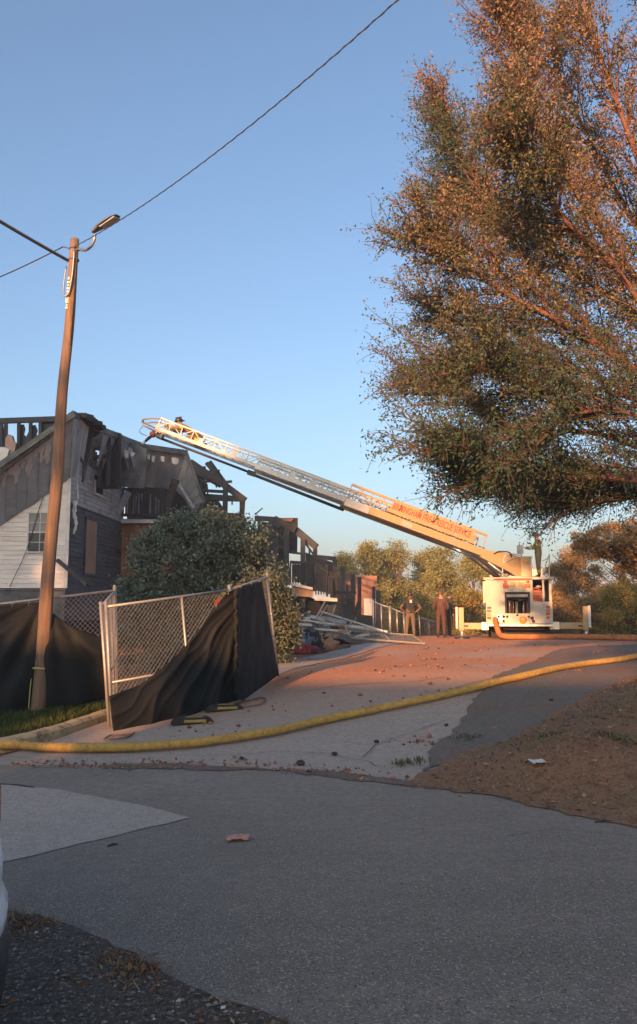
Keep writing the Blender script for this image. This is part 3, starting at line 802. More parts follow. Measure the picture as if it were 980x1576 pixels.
M['fascia'] = mat('fascia', (.10, .105, .10), (.07, .072, .07), 4, .6, .1, bump=.15, dirt=(.03, .03, .03), dirt_amt=(.5, .7), dirt_scale=2.5)
M['char'] = mat('char', (.032, .033, .036), (.055, .055, .058), 7, .9, bump=.6, dirt=(.06, .055, .052), dirt_amt=(.6, .8), dirt_scale=3, var=.25)
M['char_brown'] = mat('char_brown', (.07, .05, .04), (.04, .032, .028), 6, .9, bump=.4, dirt=(.02, .02, .02), dirt_amt=(.5, .7), dirt_scale=3, var=.2)
M['plywood'] = mat('plywood', (.36, .22, .14), (.29, .175, .11), 3, .8, bump=.1, stretch=(1, 1, .25), dirt=(.20, .12, .08), dirt_amt=(.5, .75), dirt_scale=2, var=.08)
M['ply_red'] = mat('ply_red', (.32, .13, .065), (.25, .10, .05), 2.4, .85, bump=.15, stretch=(1, 1, .4), dirt=(.14, .08, .055), dirt_amt=(.5, .75), dirt_scale=1.4)
M['white_trim'] = mat('white_trim', (.58, .56, .54), (.46, .445, .43), 4, .55, bump=.05, dirt=(.25, .24, .23), dirt_amt=(.55, .8), dirt_scale=3)
M['foundation'] = mat('foundation', (.12, .115, .115), (.09, .088, .09), 3, .9, bump=.3, dirt=(.05, .05, .052), dirt_amt=(.5, .7))
M['glass'] = mat('glass', (.07, .075, .08), (.05, .055, .06), 2, .12, bump=0)
M['blind'] = mat('blind', (.26, .255, .25), (.21, .205, .205), 4, .7, bump=0)
M['dark_room'] = mat('dark_room', (.012, .012, .012), (.02, .02, .02), 3, .95, bump=.2)
m_, nt_, b_ = new_mat('brick')
bv = N_(nt_, 'ShaderNodeTexBrick'); bv.inputs['Scale'].default_value = 1.0; bv.inputs['Brick Width'].default_value = .22; bv.inputs['Row Height'].default_value = .075
bv.inputs['Mortar Size'].default_value = .008; bv.inputs['Color1'].default_value = (.34, .13, .07, 1); bv.inputs['Color2'].default_value = (.25, .095, .055, 1); bv.inputs['Mortar'].default_value = (.3, .24, .2, 1)
tc_ = N_(nt_, 'ShaderNodeTexCoord'); sx_ = N_(nt_, 'ShaderNodeSeparateXYZ'); cb_ = N_(nt_, 'ShaderNodeCombineXYZ'); ad_ = N_(nt_, 'ShaderNodeMath', operation='ADD')
nt_.links.new(tc_.outputs['Object'], sx_.inputs[0]); nt_.links.new(sx_.outputs['X'], ad_.inputs[0]); nt_.links.new(sx_.outputs['Y'], ad_.inputs[1])
nt_.links.new(ad_.outputs[0], cb_.inputs['X']); nt_.links.new(sx_.outputs['Z'], cb_.inputs['Y']); nt_.links.new(cb_.outputs[0], bv.inputs['Vector'])
fz_, _ = noise_fac(nt_, tc_.outputs['Object'], 1.1, 5, .6, .5, .75)
nt_.links.new(mix_c(nt_, fz_, bv.outputs['Color'], (.10, .06, .05)), b_.inputs['Base Color']); b_.inputs['Roughness'].default_value = .9
bump_to(nt_, b_, bv.outputs['Fac'], -.4, .01); M['brick'] = m_

YF = 26.0
cor = P(101, 905, YF)                     # house corner, bottom of the pale siding
house = thing('burnt_house', (cor.x - 3, YF + 3, .3), 'fire-gutted apartment house with pale siding gable, torn grey soffit and charred balcony', 'house')
WX = cor.x
zb = cor.z; z_rake0 = P(106, 733, YF).z; xr0 = P(106, 733, YF).x
r1 = P(-60, 846, YF); slope = (z_rake0 - r1.z) / (xr0 - r1.x)
XL = r1.x - 1.2
def rake_z(x): return z_rake0 + slope * (x - xr0)
# pale front wall: sheathing plus one board per course
fw = MB().prism([(XL, YF + .05, -.4), (WX - .02, YF + .05, -.4), (WX - .02, YF + .05, z_rake0), (XL, YF + .05, rake_z(XL))], (0, .18, 0)).build('wall', M['dark_room'], house)
course = .152
k = 0; z = zb
while z < z_rake0 - .02:
    xl = max(XL, xr0 - (z_rake0 - z) / slope + .02); xl2 = max(XL, xr0 - (z_rake0 - min(z + course, z_rake0)) / slope + .02)
    mb = MB(); y0, y1 = YF + .0, YF + .022
    if WX - xl2 > .05:
        zt = z + course
        mb.v += [(xl, y0, z), (WX, y0, z), (WX, y1, zt), (xl2, y1, zt), (xl, y1 + .02, z), (WX, y1 + .02, z), (WX, y1 + .02, zt), (xl2, y1 + .02, zt)]
        mb.f += [(0, 1, 2, 3), (4, 7, 6, 5), (0, 4, 5, 1), (1, 5, 6, 2), (2, 6, 7, 3), (3, 7, 4, 0)]; mb.m += [0] * 6
        mb.build('siding_board', M['siding'], fw)
    z += course
MB().box((WX - .01, YF - .012, (zb + z_rake0) / 2 - .03), (.12, .035, z_rake0 - zb - .05)).build('corner_trim', M['white_trim'], fw)
MB().box(((XL + WX) / 2, YF - .01, zb - .05), (WX - XL, .06, .06)).build('starter_strip', M['fascia'], fw)
MB().box(((XL + WX) / 2, YF + .02, zb / 2 - .25), (WX - XL - .03, .1, zb + .3)).build('foundation_wall', M['foundation'], house)
# front window: frame, sashes, eight panes, half-drawn blind
w0 = P(45, 789, YF); w1 = P(79, 850, YF)
win = MB()
wx0, wx1, wz0, wz1 = w0.x, w1.x, w1.z, w0.z; wy = YF - .03; t = .045
for c, s in ((((wx0 + wx1) / 2, wy, wz1), (wx1 - wx0 + t, .05, t)), (((wx0 + wx1) / 2, wy, wz0), (wx1 - wx0 + t * 1.6, .07, t)), ((wx0, wy, (wz0 + wz1) / 2), (t, .05, wz1 - wz0)), ((wx1, wy, (wz0 + wz1) / 2), (t, .05, wz1 - wz0)), (((wx0 + wx1) / 2, wy - .003, (wz0 + wz1) / 2), (wx1 - wx0, .045, t * .9))):
    win.box(c, s)
win = win.build('window', M['white_trim'], house)
pw = (wx1 - wx0) / 2; ph = (wz1 - wz0) / 4
pm = MB().box((0, 0, 0), (pw - .025, .008, ph - .025)).mesh('pane')
pm2 = pm.copy()
for i in range(2):
    for j in range(4):
        link_mesh('pane', pm if j < 2 else pm2, M['glass'] if j < 2 else M['blind'], win, Matrix.Translation((wx0 + pw * (i + .5), wy + .004, wz0 + ph * (j + .5))))
MB().box((wx0 + pw, wy - .006, (wz0 + wz1) / 2), (.022, .03, wz1 - wz0)).box((wx0 + pw, wy - .004, wz0 + ph), (wx1 - wx0, .028, .02)).box((wx0 + pw, wy - .004, wz0 + 3 * ph), (wx1 - wx0, .028, .02)).build('muntin', M['white_trim'], win)
# loose service cable on the front wall
MB().tube(catmull([P(66, 765, YF - .06), P(58, 790, YF - .08), P(40, 848, YF - .06), P(15, 903, YF - .08)], 5), .012, 5).build('service_cable', M['cable'], house)

# side wall running back from the corner
EB = P(188, 806, 32.2)
sw_dir = Vector((EB.x - WX, 32.2 - YF, 0)); sw_len = sw_dir.length + .15; sw_dir.normalize(); sw_n = Vector((sw_dir.y, -sw_dir.x, 0))
def SW(s, z, o=0.): return Vector((WX, YF, 0)) + sw_dir * s + sw_n * o + Vector((0, 0, z))
zs = P(105, 773, YF + .1).z; ztop = zs + 1.45
sw = MB().prism([SW(.03, -.4, -.25), SW(sw_len, -.4, -.25), SW(sw_len, ztop, -.25), SW(.03, ztop, -.25)], sw_n * .2).build('side_wall', M['dark_room'], house)
frame = Matrix((sw_dir, sw_n, Vector((0, 0, 1)))).transposed().to_4x4()
bm_ = MB(); bm_.v += [(0, 0, 0), (sw_len, 0, 0), (sw_len, -.022, course), (0, -.022, course), (0, -.045, 0), (sw_len, -.045, 0), (sw_len, -.045, course), (0, -.045, course)]
bm_.f += [(0, 1, 2, 3), (4, 7, 6, 5), (0, 4, 5, 1), (1, 5, 6, 2), (2, 6, 7, 3), (3, 7, 4, 0)]; bm_.m += [0] * 6
up_me = bm_.mesh('siding_board'); lo_me = up_me.copy()
z = zs
while z < ztop - .05:
    link_mesh('siding_board', up_me, M['siding_sooty'], sw, Matrix.Translation(SW(0, z)) @ frame); z += course
z = zs - course - .06
while z > 1.2:
    link_mesh('siding_board', lo_me, M['siding_burnt'], sw, Matrix.Translation(SW(0, z)) @ frame); z -= course
MB().prism([SW(.02, zs - .065, .0), SW(sw_len, zs - .065, .0), SW(sw_len, zs - .008, .0), SW(.02, zs - .008, .0)], sw_n * .03).build('band_trim', M['fascia'], sw)
def on_side(px, py):
    """point of the side wall seen at a pixel"""
    k = (px - 490) / F; s = (k * YF - WX) / (sw_dir.x - k * sw_dir.y); Yd = YF + sw_dir.y * s
    return s, P(px, py, Yd).z
def side_box(px0, py0, px1, py1, o0, th):
    s0, z1 = on_side(px0, py0); s1, z0 = on_side(px1, py1)
    return MB().prism([SW(s0, z0, o0), SW(s1, z0, o0), SW(s1, z1, o0), SW(s0, z1, o0)], sw_n * th), s0, s1, z0, z1
# boarded doorway: dark casing with a plywood sheet
mb, s0, s1, z0, z1 = side_box(130, 799, 146, 884, .005, .03)
mb.build('boarded_door', M['plywood'], house)
cas = MB()
for a, b in (((s0 - .05, z0), (s0 - .05, z1)), ((s1 + .05, z0), (s1 + .05, z1)), ((s0 - .1, z1 + .04), (s1 + .1, z1 + .04)), ((s0 - .1, z0 - .04), (s1 + .1, z0 - .04))):
    cas.bar(SW(a[0], a[1], .012), SW(b[0], b[1], .012), .08, .05, up=sw_n)
cas.build('door_casing', M['siding_burnt'], bpy.data.objects['boarded_door'])
# broken upper window
mb, s0, s1, z0, z1 = side_box(141, 730, 154, 765, .004, .012)
uw = mb.build('broken_window', M['dark_room'], house)
fr = MB()
for a, b in (((s0, z0), (s0, z1 - .2)), ((s1, z0), (s1, z1)), ((s0, z0), (s1, z0))): fr.bar(SW(a[0], a[1], .03), SW(b[0], b[1], .03), .09, .05, up=sw_n)
fr.build('window_frame', M['white_trim'], uw)
# hanging torn strips and a fallen beam
for pts, w in (((P(116, 770, 26.3), P(114, 790, 26.2), P(117, 806, 26.2), P(113, 822, 26.25)), .14), ((P(122, 700, 26.2), P(119, 735, 26.2), P(120, 768, 26.25)), .05)):
    c = catmull(pts, 5); mb = MB()
    for i in range(len(c) - 1):
        w0_ = w * (1 - .5 * i / len(c)) * (1 + .3 * math.sin(i * 2.1)); w1_ = w * (1 - .5 * (i + 1) / len(c)) * (1 + .3 * math.sin((i + 1) * 2.1))
        mb.prism([c[i] - Vector((w0_ / 2, 0, 0)), c[i] + Vector((w0_ / 2, 0, 0)), c[i + 1] + Vector((w1_ / 2, 0, 0)), c[i + 1] - Vector((w1_ / 2, 0, 0))], (0, .02, 0))
    mb.build('torn_strip', M['soffit_pale'], house)
MB().bar(P(88, 862, 25.6), P(134, 900, 25.2), .12, .1).build('fallen_beam', M['char'], house)
# plank leaning at the far end of the side wall
MB().bar(P(198, 757, 32.0), P(180, 790, 31.6), .28, .04, up=(0, -1, 0)).build('loose_board', M['siding_sooty'], house)

# soffit sheets: strips hung between an outer and an inner edge
def soffit(outer, inner, n, parent, material, skip=(), crumple=0., gap=-.003, seed=0, short=None):
    """n panels from the outer polyline to the inner polyline"""
    def on(poly, t):
        t *= len(poly) - 1; i = min(int(t), len(poly) - 2); return Vector(poly[i]).lerp(Vector(poly[i + 1]), t - i)
    rr = random.Random(seed)
    for i in range(n):
        if i in skip: continue
        a, b = on(outer, i / n), on(outer, (i + 1) / n); c, d = on(inner, (i + 1) / n), on(inner, i / n)
        g = (b - a).normalized() * gap
        nrm = (b - a).cross(d - a).normalized()
        if nrm.dot(EYE - a) < 0: nrm = -nrm
        o = [nrm * (rr.uniform(-1, 1) * crumple + (.006 if i % 2 else 0)) for _ in range(4)]
        if short and i in short: c = b.lerp(c, short[i]); d = a.lerp(d, short[i] * rr.uniform(.8, 1.1))
        q = [a + g + o[0], b - g + o[1], c - g + o[2], d + g + o[3]]
        ribs = (q[0].lerp(q[1], .5) + nrm * .02, q[3].lerp(q[2], .5) + nrm * .02)
        mb = MB().prism(q, -nrm * .02)
        mb.prism([q[0] + nrm * .002, q[0].lerp(q[1], .07) + nrm * .018, q[3].lerp(q[2], .07) + nrm * .018, q[3] + nrm * .002], -nrm * .01)
        mb.build('soffit_panel', material, parent)
roof = MB()
pk = P(112, 640, 24.6); rl = P(-75, 770, 24.6)
in0 = P(107, 737, YF - .03); in1 = P(-75, 860, YF - .03)
# roof deck over the rake and its dark edge beam
roof.prism([pk + Vector((0, 0, .10)), rl + Vector((0, 0, .10)), rl + Vector((0, 3.2, .16)), pk + Vector((0, 3.2, .16))], (0, 0, .08))
roof = roof.build('roof', M['char'], house)
MB().bar(pk + Vector((.05, -.02, .05)), rl + Vector((0, -.02, .05)), .06, .17, up=(0, 0, 1)).build('rake_fascia', M['fascia'], roof)
MB().bar(pk + Vector((-.7, .03, -.62)), rl + Vector((0, .03, -.28)), .05, .10, up=(0, 0, 1)).build('rake_trim', M['char_brown'], roof)
soffit([pk, rl], [in0, in1], 11, roof, M['soffit'], crumple=.015, seed=2)
# pale blistered patches below the rake
dvec = (rl - pk); nrm = dvec.cross(in0 - pk).normalized()
if nrm.dot(EYE - pk) < 0: nrm = -nrm
rr = random.Random(4)
for i in range(15):
    t = .10 + i * .052; 
    if rr.random() < .15: continue
    L_ = rr.uniform(.12, .44); w_ = rr.uniform(.022, .045)
    pl = []
    for j in range(9):
        v = j / 8; pl.append((t - w_ * (.7 + .3 * math.sin(j * 1.7 + i)) * (1 - .6 * v ** 3), .10 + L_ * v))
    for j in range(9):
        v = 1 - j / 8; pl.append((t + w_ * (.7 + .3 * math.sin(j * 1.3 + i * 2)) * (1 - .6 * v ** 3), .10 + L_ * v))
    MB().prism([pk.lerp(rl, a).lerp(in0.lerp(in1, a), b) + nrm * .012 for a, b in pl], nrm * .012).build('blistered_patch', M['soffit_pale'], roof)
# eave along the side, sagging, with a burnt-through hole
ev = [pk, P(130, 650, 25.7), P(149, 661, 26.9), P(172, 670, 28.4), P(196, 680, 30.0), P(224, 690, 31.6)]
iv = [in0 + Vector((.02, -.1, .0)), SW(.4, ztop - .45, .06), SW(1.5, ztop - .25, .06), SW(3, ztop - .12, .06), SW(4.6, ztop - .02, .06), SW(6.3, ztop - .05, .06)]
mb = MB()
for a, b in zip(ev[:-1], ev[1:]): mb.bar(a + Vector((0, 0, .06)), b + Vector((0, 0, .06)), .08, .20)
mb.build('eave_fascia', M['fascia'], roof)
soffit(ev, iv, 14, roof, M['soffit'], skip=(4, 5, 6), crumple=.05, seed=5, short={3: .75, 7: .9})
mb = MB()
for i in range(7):
    p = P(128 + i * 4, 646 + i * 2.6, 25.4 + .2 * i); mb.box(p + Vector((0, 0, .10)), (.3, .4, .16 + .06 * (i % 2)), Matrix.Rotation(i, 3, 'Z'))
mb.build('ridge_lump', M['char'], roof)
# charred attic seen through the hole
rr = random.Random(9); mb = MB(); n1, n2 = 20, 26
h0, h1, h2, h3 = P(136, 652, 29.0), P(186, 668, 29.0), P(186, 752, 29.0), P(136, 752, 29.0)
for i in range(n1):
    for j in range(n2):
        u, v = (i + .5) / n1, (j + .5) / n2
        c = h0.lerp(h1, u).lerp(h3.lerp(h2, u), v); px = 136 + 50 * u; py = 652 + 95 * v
        inhole = ((px - 151) / 7) ** 2 + ((py - 699) / 11) ** 2 < 1 and noise.noise((px * .23, py * .23, 3)) > -.12
        inhole |= abs(px - 149.5) < 4 and 726 < py < 733 and noise.noise((px * .5, py * .4, 1)) > -.1
        if not inhole: mb.box(c, ((h1 - h0).length / n1 * 1.12, rr.uniform(.03, .2), (h3 - h0).length / n2 * 1.12))
mb.build('attic_shell', M['char'], roof)
for a, b in (((140, 668), (172, 690)), ((143, 705), (170, 700)), ((158, 664), (152, 750)), ((168, 672), (166, 748))):
    MB().bar(P(a[0], a[1], 28.3), P(b[0], b[1], 28.3), .11, .14).build('rafter', M['char'], roof)
MB().prism([P(a, b, 30.2) for a, b in ((166, 668), (196, 679), (226, 691), (222, 752), (196, 750), (168, 744))], (0, .06, 0)).build('attic_lining', M['lining'], roof)
MB().prism([P(a, b, 34.2) for a, b in ((214, 692), (286, 701), (300, 745), (312, 775), (312, 800), (262, 800), (262, 758), (214, 756))], (0, .1, 0)).build('attic_lining', M['lining'], roof)
MB().prism([P(a, b, 27.2) for a, b in ((108, 642), (142, 656), (142, 668), (138, 700), (128, 742), (104, 742))], (0, .06, 0)).build('attic_lining', M['lining'], roof)
# sheets hanging loose beyond the hole
def sheet_piece(pts, Ys, name, m, th=.03, parent=None):
    q = [P(px, py, y_) for (px, py), y_ in zip(pts, Ys)]
    return MB().prism(q, Vector((0, th, 0))).build(name, m, parent or roof)
for i, pts in enumerate((((168, 672), (178, 677), (183, 735), (173, 742)), ((186, 690), (193, 688), (212, 742), (204, 746)), ((196, 688), (203, 690), (219, 742), (213, 744)), ((176, 690), (186, 692), (188, 740), (181, 742)))):
    sheet_piece(pts, (29.6, 29.8, 30.8, 30.6), 'hanging_sheet', M['soffit'])
for pts in (((183, 690), (189, 693), (187, 703), (182, 701)), ((191, 692), (198, 694), (197, 706), (192, 704)), ((201, 695), (208, 697), (205, 703), (201, 702))):
    sheet_piece(pts, (29.4,) * 4, 'blistered_patch', M['soffit_pale'], .01)
# far roof end with its own sheets and drooping gable
oe = [P(222, 692, 31.6), P(252, 696, 32.2), P(284, 701, 32.8)]
ie = [P(216, 748, 33.2), P(240, 752, 33.4), P(267, 752, 33.6)]
MB().bar(P(218, 687, 31.5), P(288, 697, 32.8), .10, .22).build('eave_fascia', M['fascia'], roof)
soffit(oe, ie, 5, roof, M['soffit'], crumple=.03, seed=8)
for px, py, w, h in ((226, 699, 5, 9), (233, 701, 5, 11), (247, 702, 6, 9), (264, 704, 9, 11), (271, 706, 4, 8)):
    sheet_piece(((px, py), (px + w, py + .6), (px + w - 1, py + h), (px + .6, py + h - 2)), (31.9,) * 4, 'blistered_patch', M['soffit_pale'], .01)
MB().bar(P(287, 697, 32.8), P(314, 774, 33.0), .12, .14, up=(0, -1, 0)).build('rake_fascia', M['fascia'], roof)
soffit([P(284, 702, 32.9), P(299, 740, 33.0), P(311, 772, 33.0)], [P(268, 752, 33.7), P(284, 768, 33.7), P(297, 790, 33.7)], 5, roof, M['soffit'], crumple=.03, seed=12)
# slanting posts at the balcony corner
MB().bar(P(270, 738, 32.6), P(250, 800, 32.2), .30, .12, up=(0, -1, 0)).build('leaning_board', M['char_brown'], house)
MB().bar(P(272, 738, 32.7), P(298, 782, 32.6), .10, .10).build('leaning_post', M['soffit'], house)
# balcony
byd = 32.0
bx0 = P(187, 800, byd).x; bx1 = P(252, 800, byd).x; bz = P(200, 798, byd).z
bal = MB().box(((bx0 + bx1) / 2, byd + 1.0, bz - .10), (bx1 - bx0, 2.1, .16)).build('balcony', M['char'], house)
MB().box(((bx0 + bx1) / 2, byd - .07, bz - .12), (bx1 - bx0 + .05, .04, .15)).build('rim_board', M['white_trim'], bal)
rzt = P(200, 753, byd).z; rzb = bz + .12
MB().box(((bx0 + bx1) / 2, byd, rzt), (bx1 - bx0, .09, .12)).box(((bx0 + bx1) / 2, byd, rzb + .02), (bx1 - bx0, .07, .12)).build('railing', M['char'], bal)
bmh = MB().box((0, 0, 0), (.055, .05, rzt - rzb)).mesh('baluster')
nb_ = 14
for i in range(nb_ + 1):
    link_mesh('baluster', bmh, M['char'], bal, Matrix.Translation((lerp(bx0 + .05, bx1 - .05, i / nb_), byd, (rzt + rzb) / 2)) @ Matrix.Rotation(random.uniform(-.05, .05), 4, 'Y'))
# back wall of the balcony and pale wreckage standing on it
MB().box(((bx0 + bx1) / 2 + .4, byd + 2.2, bz + .85), (bx1 - bx0 + 1.4, .15, 2.1)).build('balcony_wall', M['dark_room'], bal)
for px, w in ((196, .14), (206, .10), (214, .2), (219, .12), (227, .10), (231, .12), (238, .12), (243, .1)):
    b0 = P(px, 792, byd + .9); MB().bar(b0, b0 + Vector((random.uniform(-.1, .1), 0, random.uniform(.5, .95))), w, .05, up=(0, -1, 0)).build('wreckage_board', random.choice([M['siding_sooty'], M['soffit_pale'], M['char_brown'], M['plywood']]), bal)
# reddish boarding under the balcony
z_ = bz - .2
MB().box(((bx0 + bx1) / 2 + .15, byd + .25, z_ / 2 - .1), (bx1 - bx0 + .9, .1, z_ + .2)).build('boarding', M['ply_red'], house)
MB().bar(P(247, 803, byd - .1), P(240, 826, byd - .1), .10, .08).build('bracket', M['char'], bal)
MB().box(P(250, 808, byd - .1), (.22, .12, .30)).build('bracket_block', M['ply_red'], bal)
# roofless frame left of the gable: studs under a beam, blackened remnants
ya = 30.0
mb = MB().bar(P(-60, 650, ya), P(86, 645, ya), .14, .20); mb.build('top_plate', M['char'], house)
for px, top_, bot in ((2, 650, 705), (9, 650, 690), (29, 650, 690), (47, 649, 680), (-14, 650, 720), (62, 648, 668)):
    MB().bar(P(px, bot + 30, ya), P(px, top_, ya), .12, .1).build('stud', M['char'], house)
for pts in (((29, 654), (36, 653), (38, 660), (36, 668), (40, 672), (44, 664), (48, 655), (54, 654), (57, 662), (55, 670), (58, 676), (62, 650), (86, 648), (86, 672), (60, 692), (40, 706), (28, 715)), ((-60, 660), (4, 655), (6, 668), (4, 690), (8, 730), (-60, 760))):
    MB().prism([P(a, b, ya + .1) for a, b in pts], (0, .08, 0)).build('charred_panel', M['char'], house)
MB().prism([P(a, b, ya - .2) for a, b in ((8, 676), (12, 668), (18, 670), (20, 678), (25, 682), (22, 694), (18, 704), (8, 712))], (0, .2, 0)).build('brick_remnant', mat('pink_brick', (.42, .27, .22), (.32, .2, .16), 6, .9, bump=.3), house)
MB().prism([P(a, b, ya - .3) for a, b in ((-40, 690), (6, 688), (14, 692), (10, 704), (2, 712), (-40, 745))], (0, .1, 0)).build('siding_remnant', M['siding'], house)

# ---------------------------------------------------------------- next unit: roofless charred frame
def beams(root, Yd, lst, m='char', name='beam', jit=.25):
    for (x0, y0, x1, y1, w) in lst:
        d0 = random.uniform(-jit, jit); d1 = random.uniform(-jit, jit)
        MB().bar(P(x0, y0, Yd + d0), P(x1, y1, Yd + d1), w, w * 1.15, tw=random.uniform(.75, 1)).build(name, M[m], root)
fr1 = thing('charred_frame', (P(340, 780, 37).x, 37, .3), 'blackened roof rafters and posts left standing behind the big bush', 'ruin')
beams(fr1, 37, [(293, 712, 343, 745, .30), (343, 745, 377, 770, .28), (296, 722, 340, 748, .2), (322, 711, 347, 744, .20), (317, 712, 350, 752, .13), (304, 727, 338, 724, .09), (296, 742, 345, 740, .10), (312, 755, 347, 757, .12),
               (313, 765, 374, 768, .26), (347, 742, 346, 800, .22), (373, 768, 372, 800, .24), (305, 738, 318, 770, .10), (331, 742, 333, 750, .06), (347, 742, 357, 741, .10), (357, 768, 357, 776, .07), (313, 772, 345, 786, .22), (300, 720, 316, 719, .08), (333, 770, 344, 786, .12), (318, 745, 320, 765, .08)])
MB().prism([P(a, b, 37.6) for a, b in ((294, 715), (308, 722), (318, 745), (314, 762), (330, 770), (346, 786), (346, 830), (296, 830))], (0, .3, 0)).build('charred_wall', M['char'], fr1)
MB().prism([P(a, b, 37.5) for a, b in ((300, 788), (372, 790), (372, 1000), (300, 1000))], (0, .3, 0)).build('lower_wall', M['siding_burnt'], fr1)
MB().bar(P(392, 792, 36), P(404, 782, 36), .05).build('bent_rod', M['char_brown'], fr1)

# ---------------------------------------------------------------- farther unit with balcony, posts and slabs
YC = 43.0
un = thing('ruined_unit', (P(460, 900, YC).x, YC, .3), 'gutted balcony unit with sloping black roof beam, tan slab and bare posts', 'ruin')
beams(un, YC, [(392, 798, 424, 799, .25), (422, 799, 455, 816, .34), (455, 816, 487, 842, .34), (404, 806, 440, 830, .16), (424, 800, 424, 905, .28), (441, 815, 441, 900, .26), (466, 830, 466, 935, .26), (485, 842, 484, 910, .24), (515, 861, 514, 918, .24),
               (484, 857, 517, 860, .20), (484, 862, 516, 868, .10), (447, 850, 470, 853, .12), (484, 867, 514, 886, .22), (406, 830, 447, 850, .14), (446, 865, 483, 867, .14), (484, 885, 514, 888, .10), (503, 868, 503, 918, .12), (476, 845, 476, 865, .10), (470, 836, 484, 856, .10), (412, 800, 430, 812, .12)])
beams(un, YC - .4, [(447 + 4 * i, 866, 447 + 4 * i, 898, .08) for i in range(9)] + [(486 + 4 * i, 872 + 3.0 * i, 486 + 4 * i, 915, .08) for i in range(7)], name='baluster', jit=.02)
for pts, m, yo, th, nm in ((((428, 797), (458, 797), (457, 850), (430, 850)), 'char_brown', 1.2, .5, 'chimney_wall'), (((433, 797), (452, 798), (448, 803), (436, 801)), 'ply_red', 1.0, .1, 'torn_roof_edge'), (((396, 802), (425, 805), (443, 835), (447, 900), (396, 905)), 'char', 1.6, .3, 'charred_wall'),
                          (((470, 850), (513, 866), (513, 915), (470, 905)), 'char', 2.2, .2, 'charred_wall'), (((449, 868), (481, 870), (481, 897), (449, 896)), 'siding_burnt', .3, .1, 'railing_panel'),
                          (((447, 896), (481, 904), (481, 908), (447, 901)), 'white_trim', -.5, .3, 'slab_edge'), (((449, 901), (482, 908), (481, 919), (449, 917)), 'plywood', -.3, .2, 'slab_front'), (((484, 918), (521, 921), (520, 926), (484, 924)), 'white_trim', -.5, .4, 'slab_edge'), (((400, 905), (450, 905), (484, 922), (521, 926), (522, 960), (400, 975)), 'dark_room', .6, .3, 'undercroft'),
                          (((418, 812), (432, 814), (432, 822), (420, 820)), 'plywood', .4, .1, 'wall_remnant'), (((436, 822), (446, 826), (444, 832), (436, 830)), 'ply_red', .4, .1, 'wall_remnant')):
    MB().prism([P(a, b, YC + yo) for a, b in pts], (0, th, 0)).build(nm, M[m], un)
# bare black posts beyond
posts = [(527, 873, 525, 930, .22), (543, 884, 543, 935, .20), (553, 888, 552, 936, .18), (575, 903, 574, 960, .15), (582, 909, 582, 966, .22), (521, 888, 521, 905, .12)]
for i, b in enumerate(posts):
    o = MB().bar(P(b[0], b[3] + 22, 40), P(b[0], b[1], 40), b[4], b[4]).build('burnt_post', M['char'])
    tag(o, ['tallest bare black post before the brick wall', 'charred post second from left before the brick wall', 'slim charred post third from left before the brick wall', 'thin charred post at the right edge of the brick wall', 'thick charred post at the start of the leaning chain-link panels', 'short charred stub beside the gutted balcony unit'][i], 'burnt post', 'bare charred posts')
bw = thing('brick_wall', (P(548, 940, 46).x, 46, 0), 'orange sunlit brick wall standing alone behind charred posts', 'wall')
MB().prism([P(a, b, 46) for a, b in ((508, 884), (540, 883), (542, 885), (580, 886), (580, 920), (578, 985), (508, 985))], (0, .3, 0)).build('masonry', M['brick'], bw)
MB().prism([P(a, b, 45.9) for a, b in ((560, 921), (579, 921), (578, 960), (560, 960))], (0, .08, 0)).build('painted_patch', M['siding'], bw)
low = thing('charred_wall', (P(540, 950, 36).x, 36, .3), 'low blackened wall stub above the debris heap', 'wall')
MB().prism([P(a, b, 36) for a, b in ((504, 932), (518, 928), (532, 930), (534, 920), (540, 922), (548, 940), (556, 946), (575, 948), (575, 975), (504, 985))], (0, .35, 0)).build('wall_stub', M['char'], low)
beams(low, 35.8, [(524, 930, 540, 915, .10), (516, 912, 548, 912, .12), (534, 924, 534, 900, .12), (546, 944, 552, 926, .10)])

# ---------------------------------------------------------------- debris
dz = thing('debris_heap', (P(510, 965, 30).x, 30, .45), 'heap of fallen boards, pipes and grey rubble below the gutted unit', 'debris')
rr = random.Random(21)
def mound(u, v):
    px = lerp(452, 606, u); Yd = lerp(27.5, 34, v); x = (px - 490) / F * Yd
    hgt = 1.05 * math.sin(math.pi * min(1, max(0, v * .9 + .05))) * (1 - u) ** .8 * (1 - .15 * math.cos(u * 20))
    return Vector((x, Yd, Hs(x, Yd) - .05 + hgt + .16 * noise.noise((x * 2.2, Yd * 2.2, 0))))
MB().grid(mound, 40, 24).build('rubble', mat('rubble', (.13, .115, .105), (.07, .065, .062), 2.5, .95, bump=.8, dirt=(.25, .17, .12), dirt_amt=(.5, .7), dirt_scale=1.5), dz)
M['pale_wood'] = mat('pale_wood', (.34, .28, .22), (.26, .215, .17), 5, .8, bump=.1, var=.25)
M['grey_pipe'] = mat('grey_pipe', (.36, .36, .36), (.3, .3, .3), 5, .5, .5, bump=.05, var=.2)
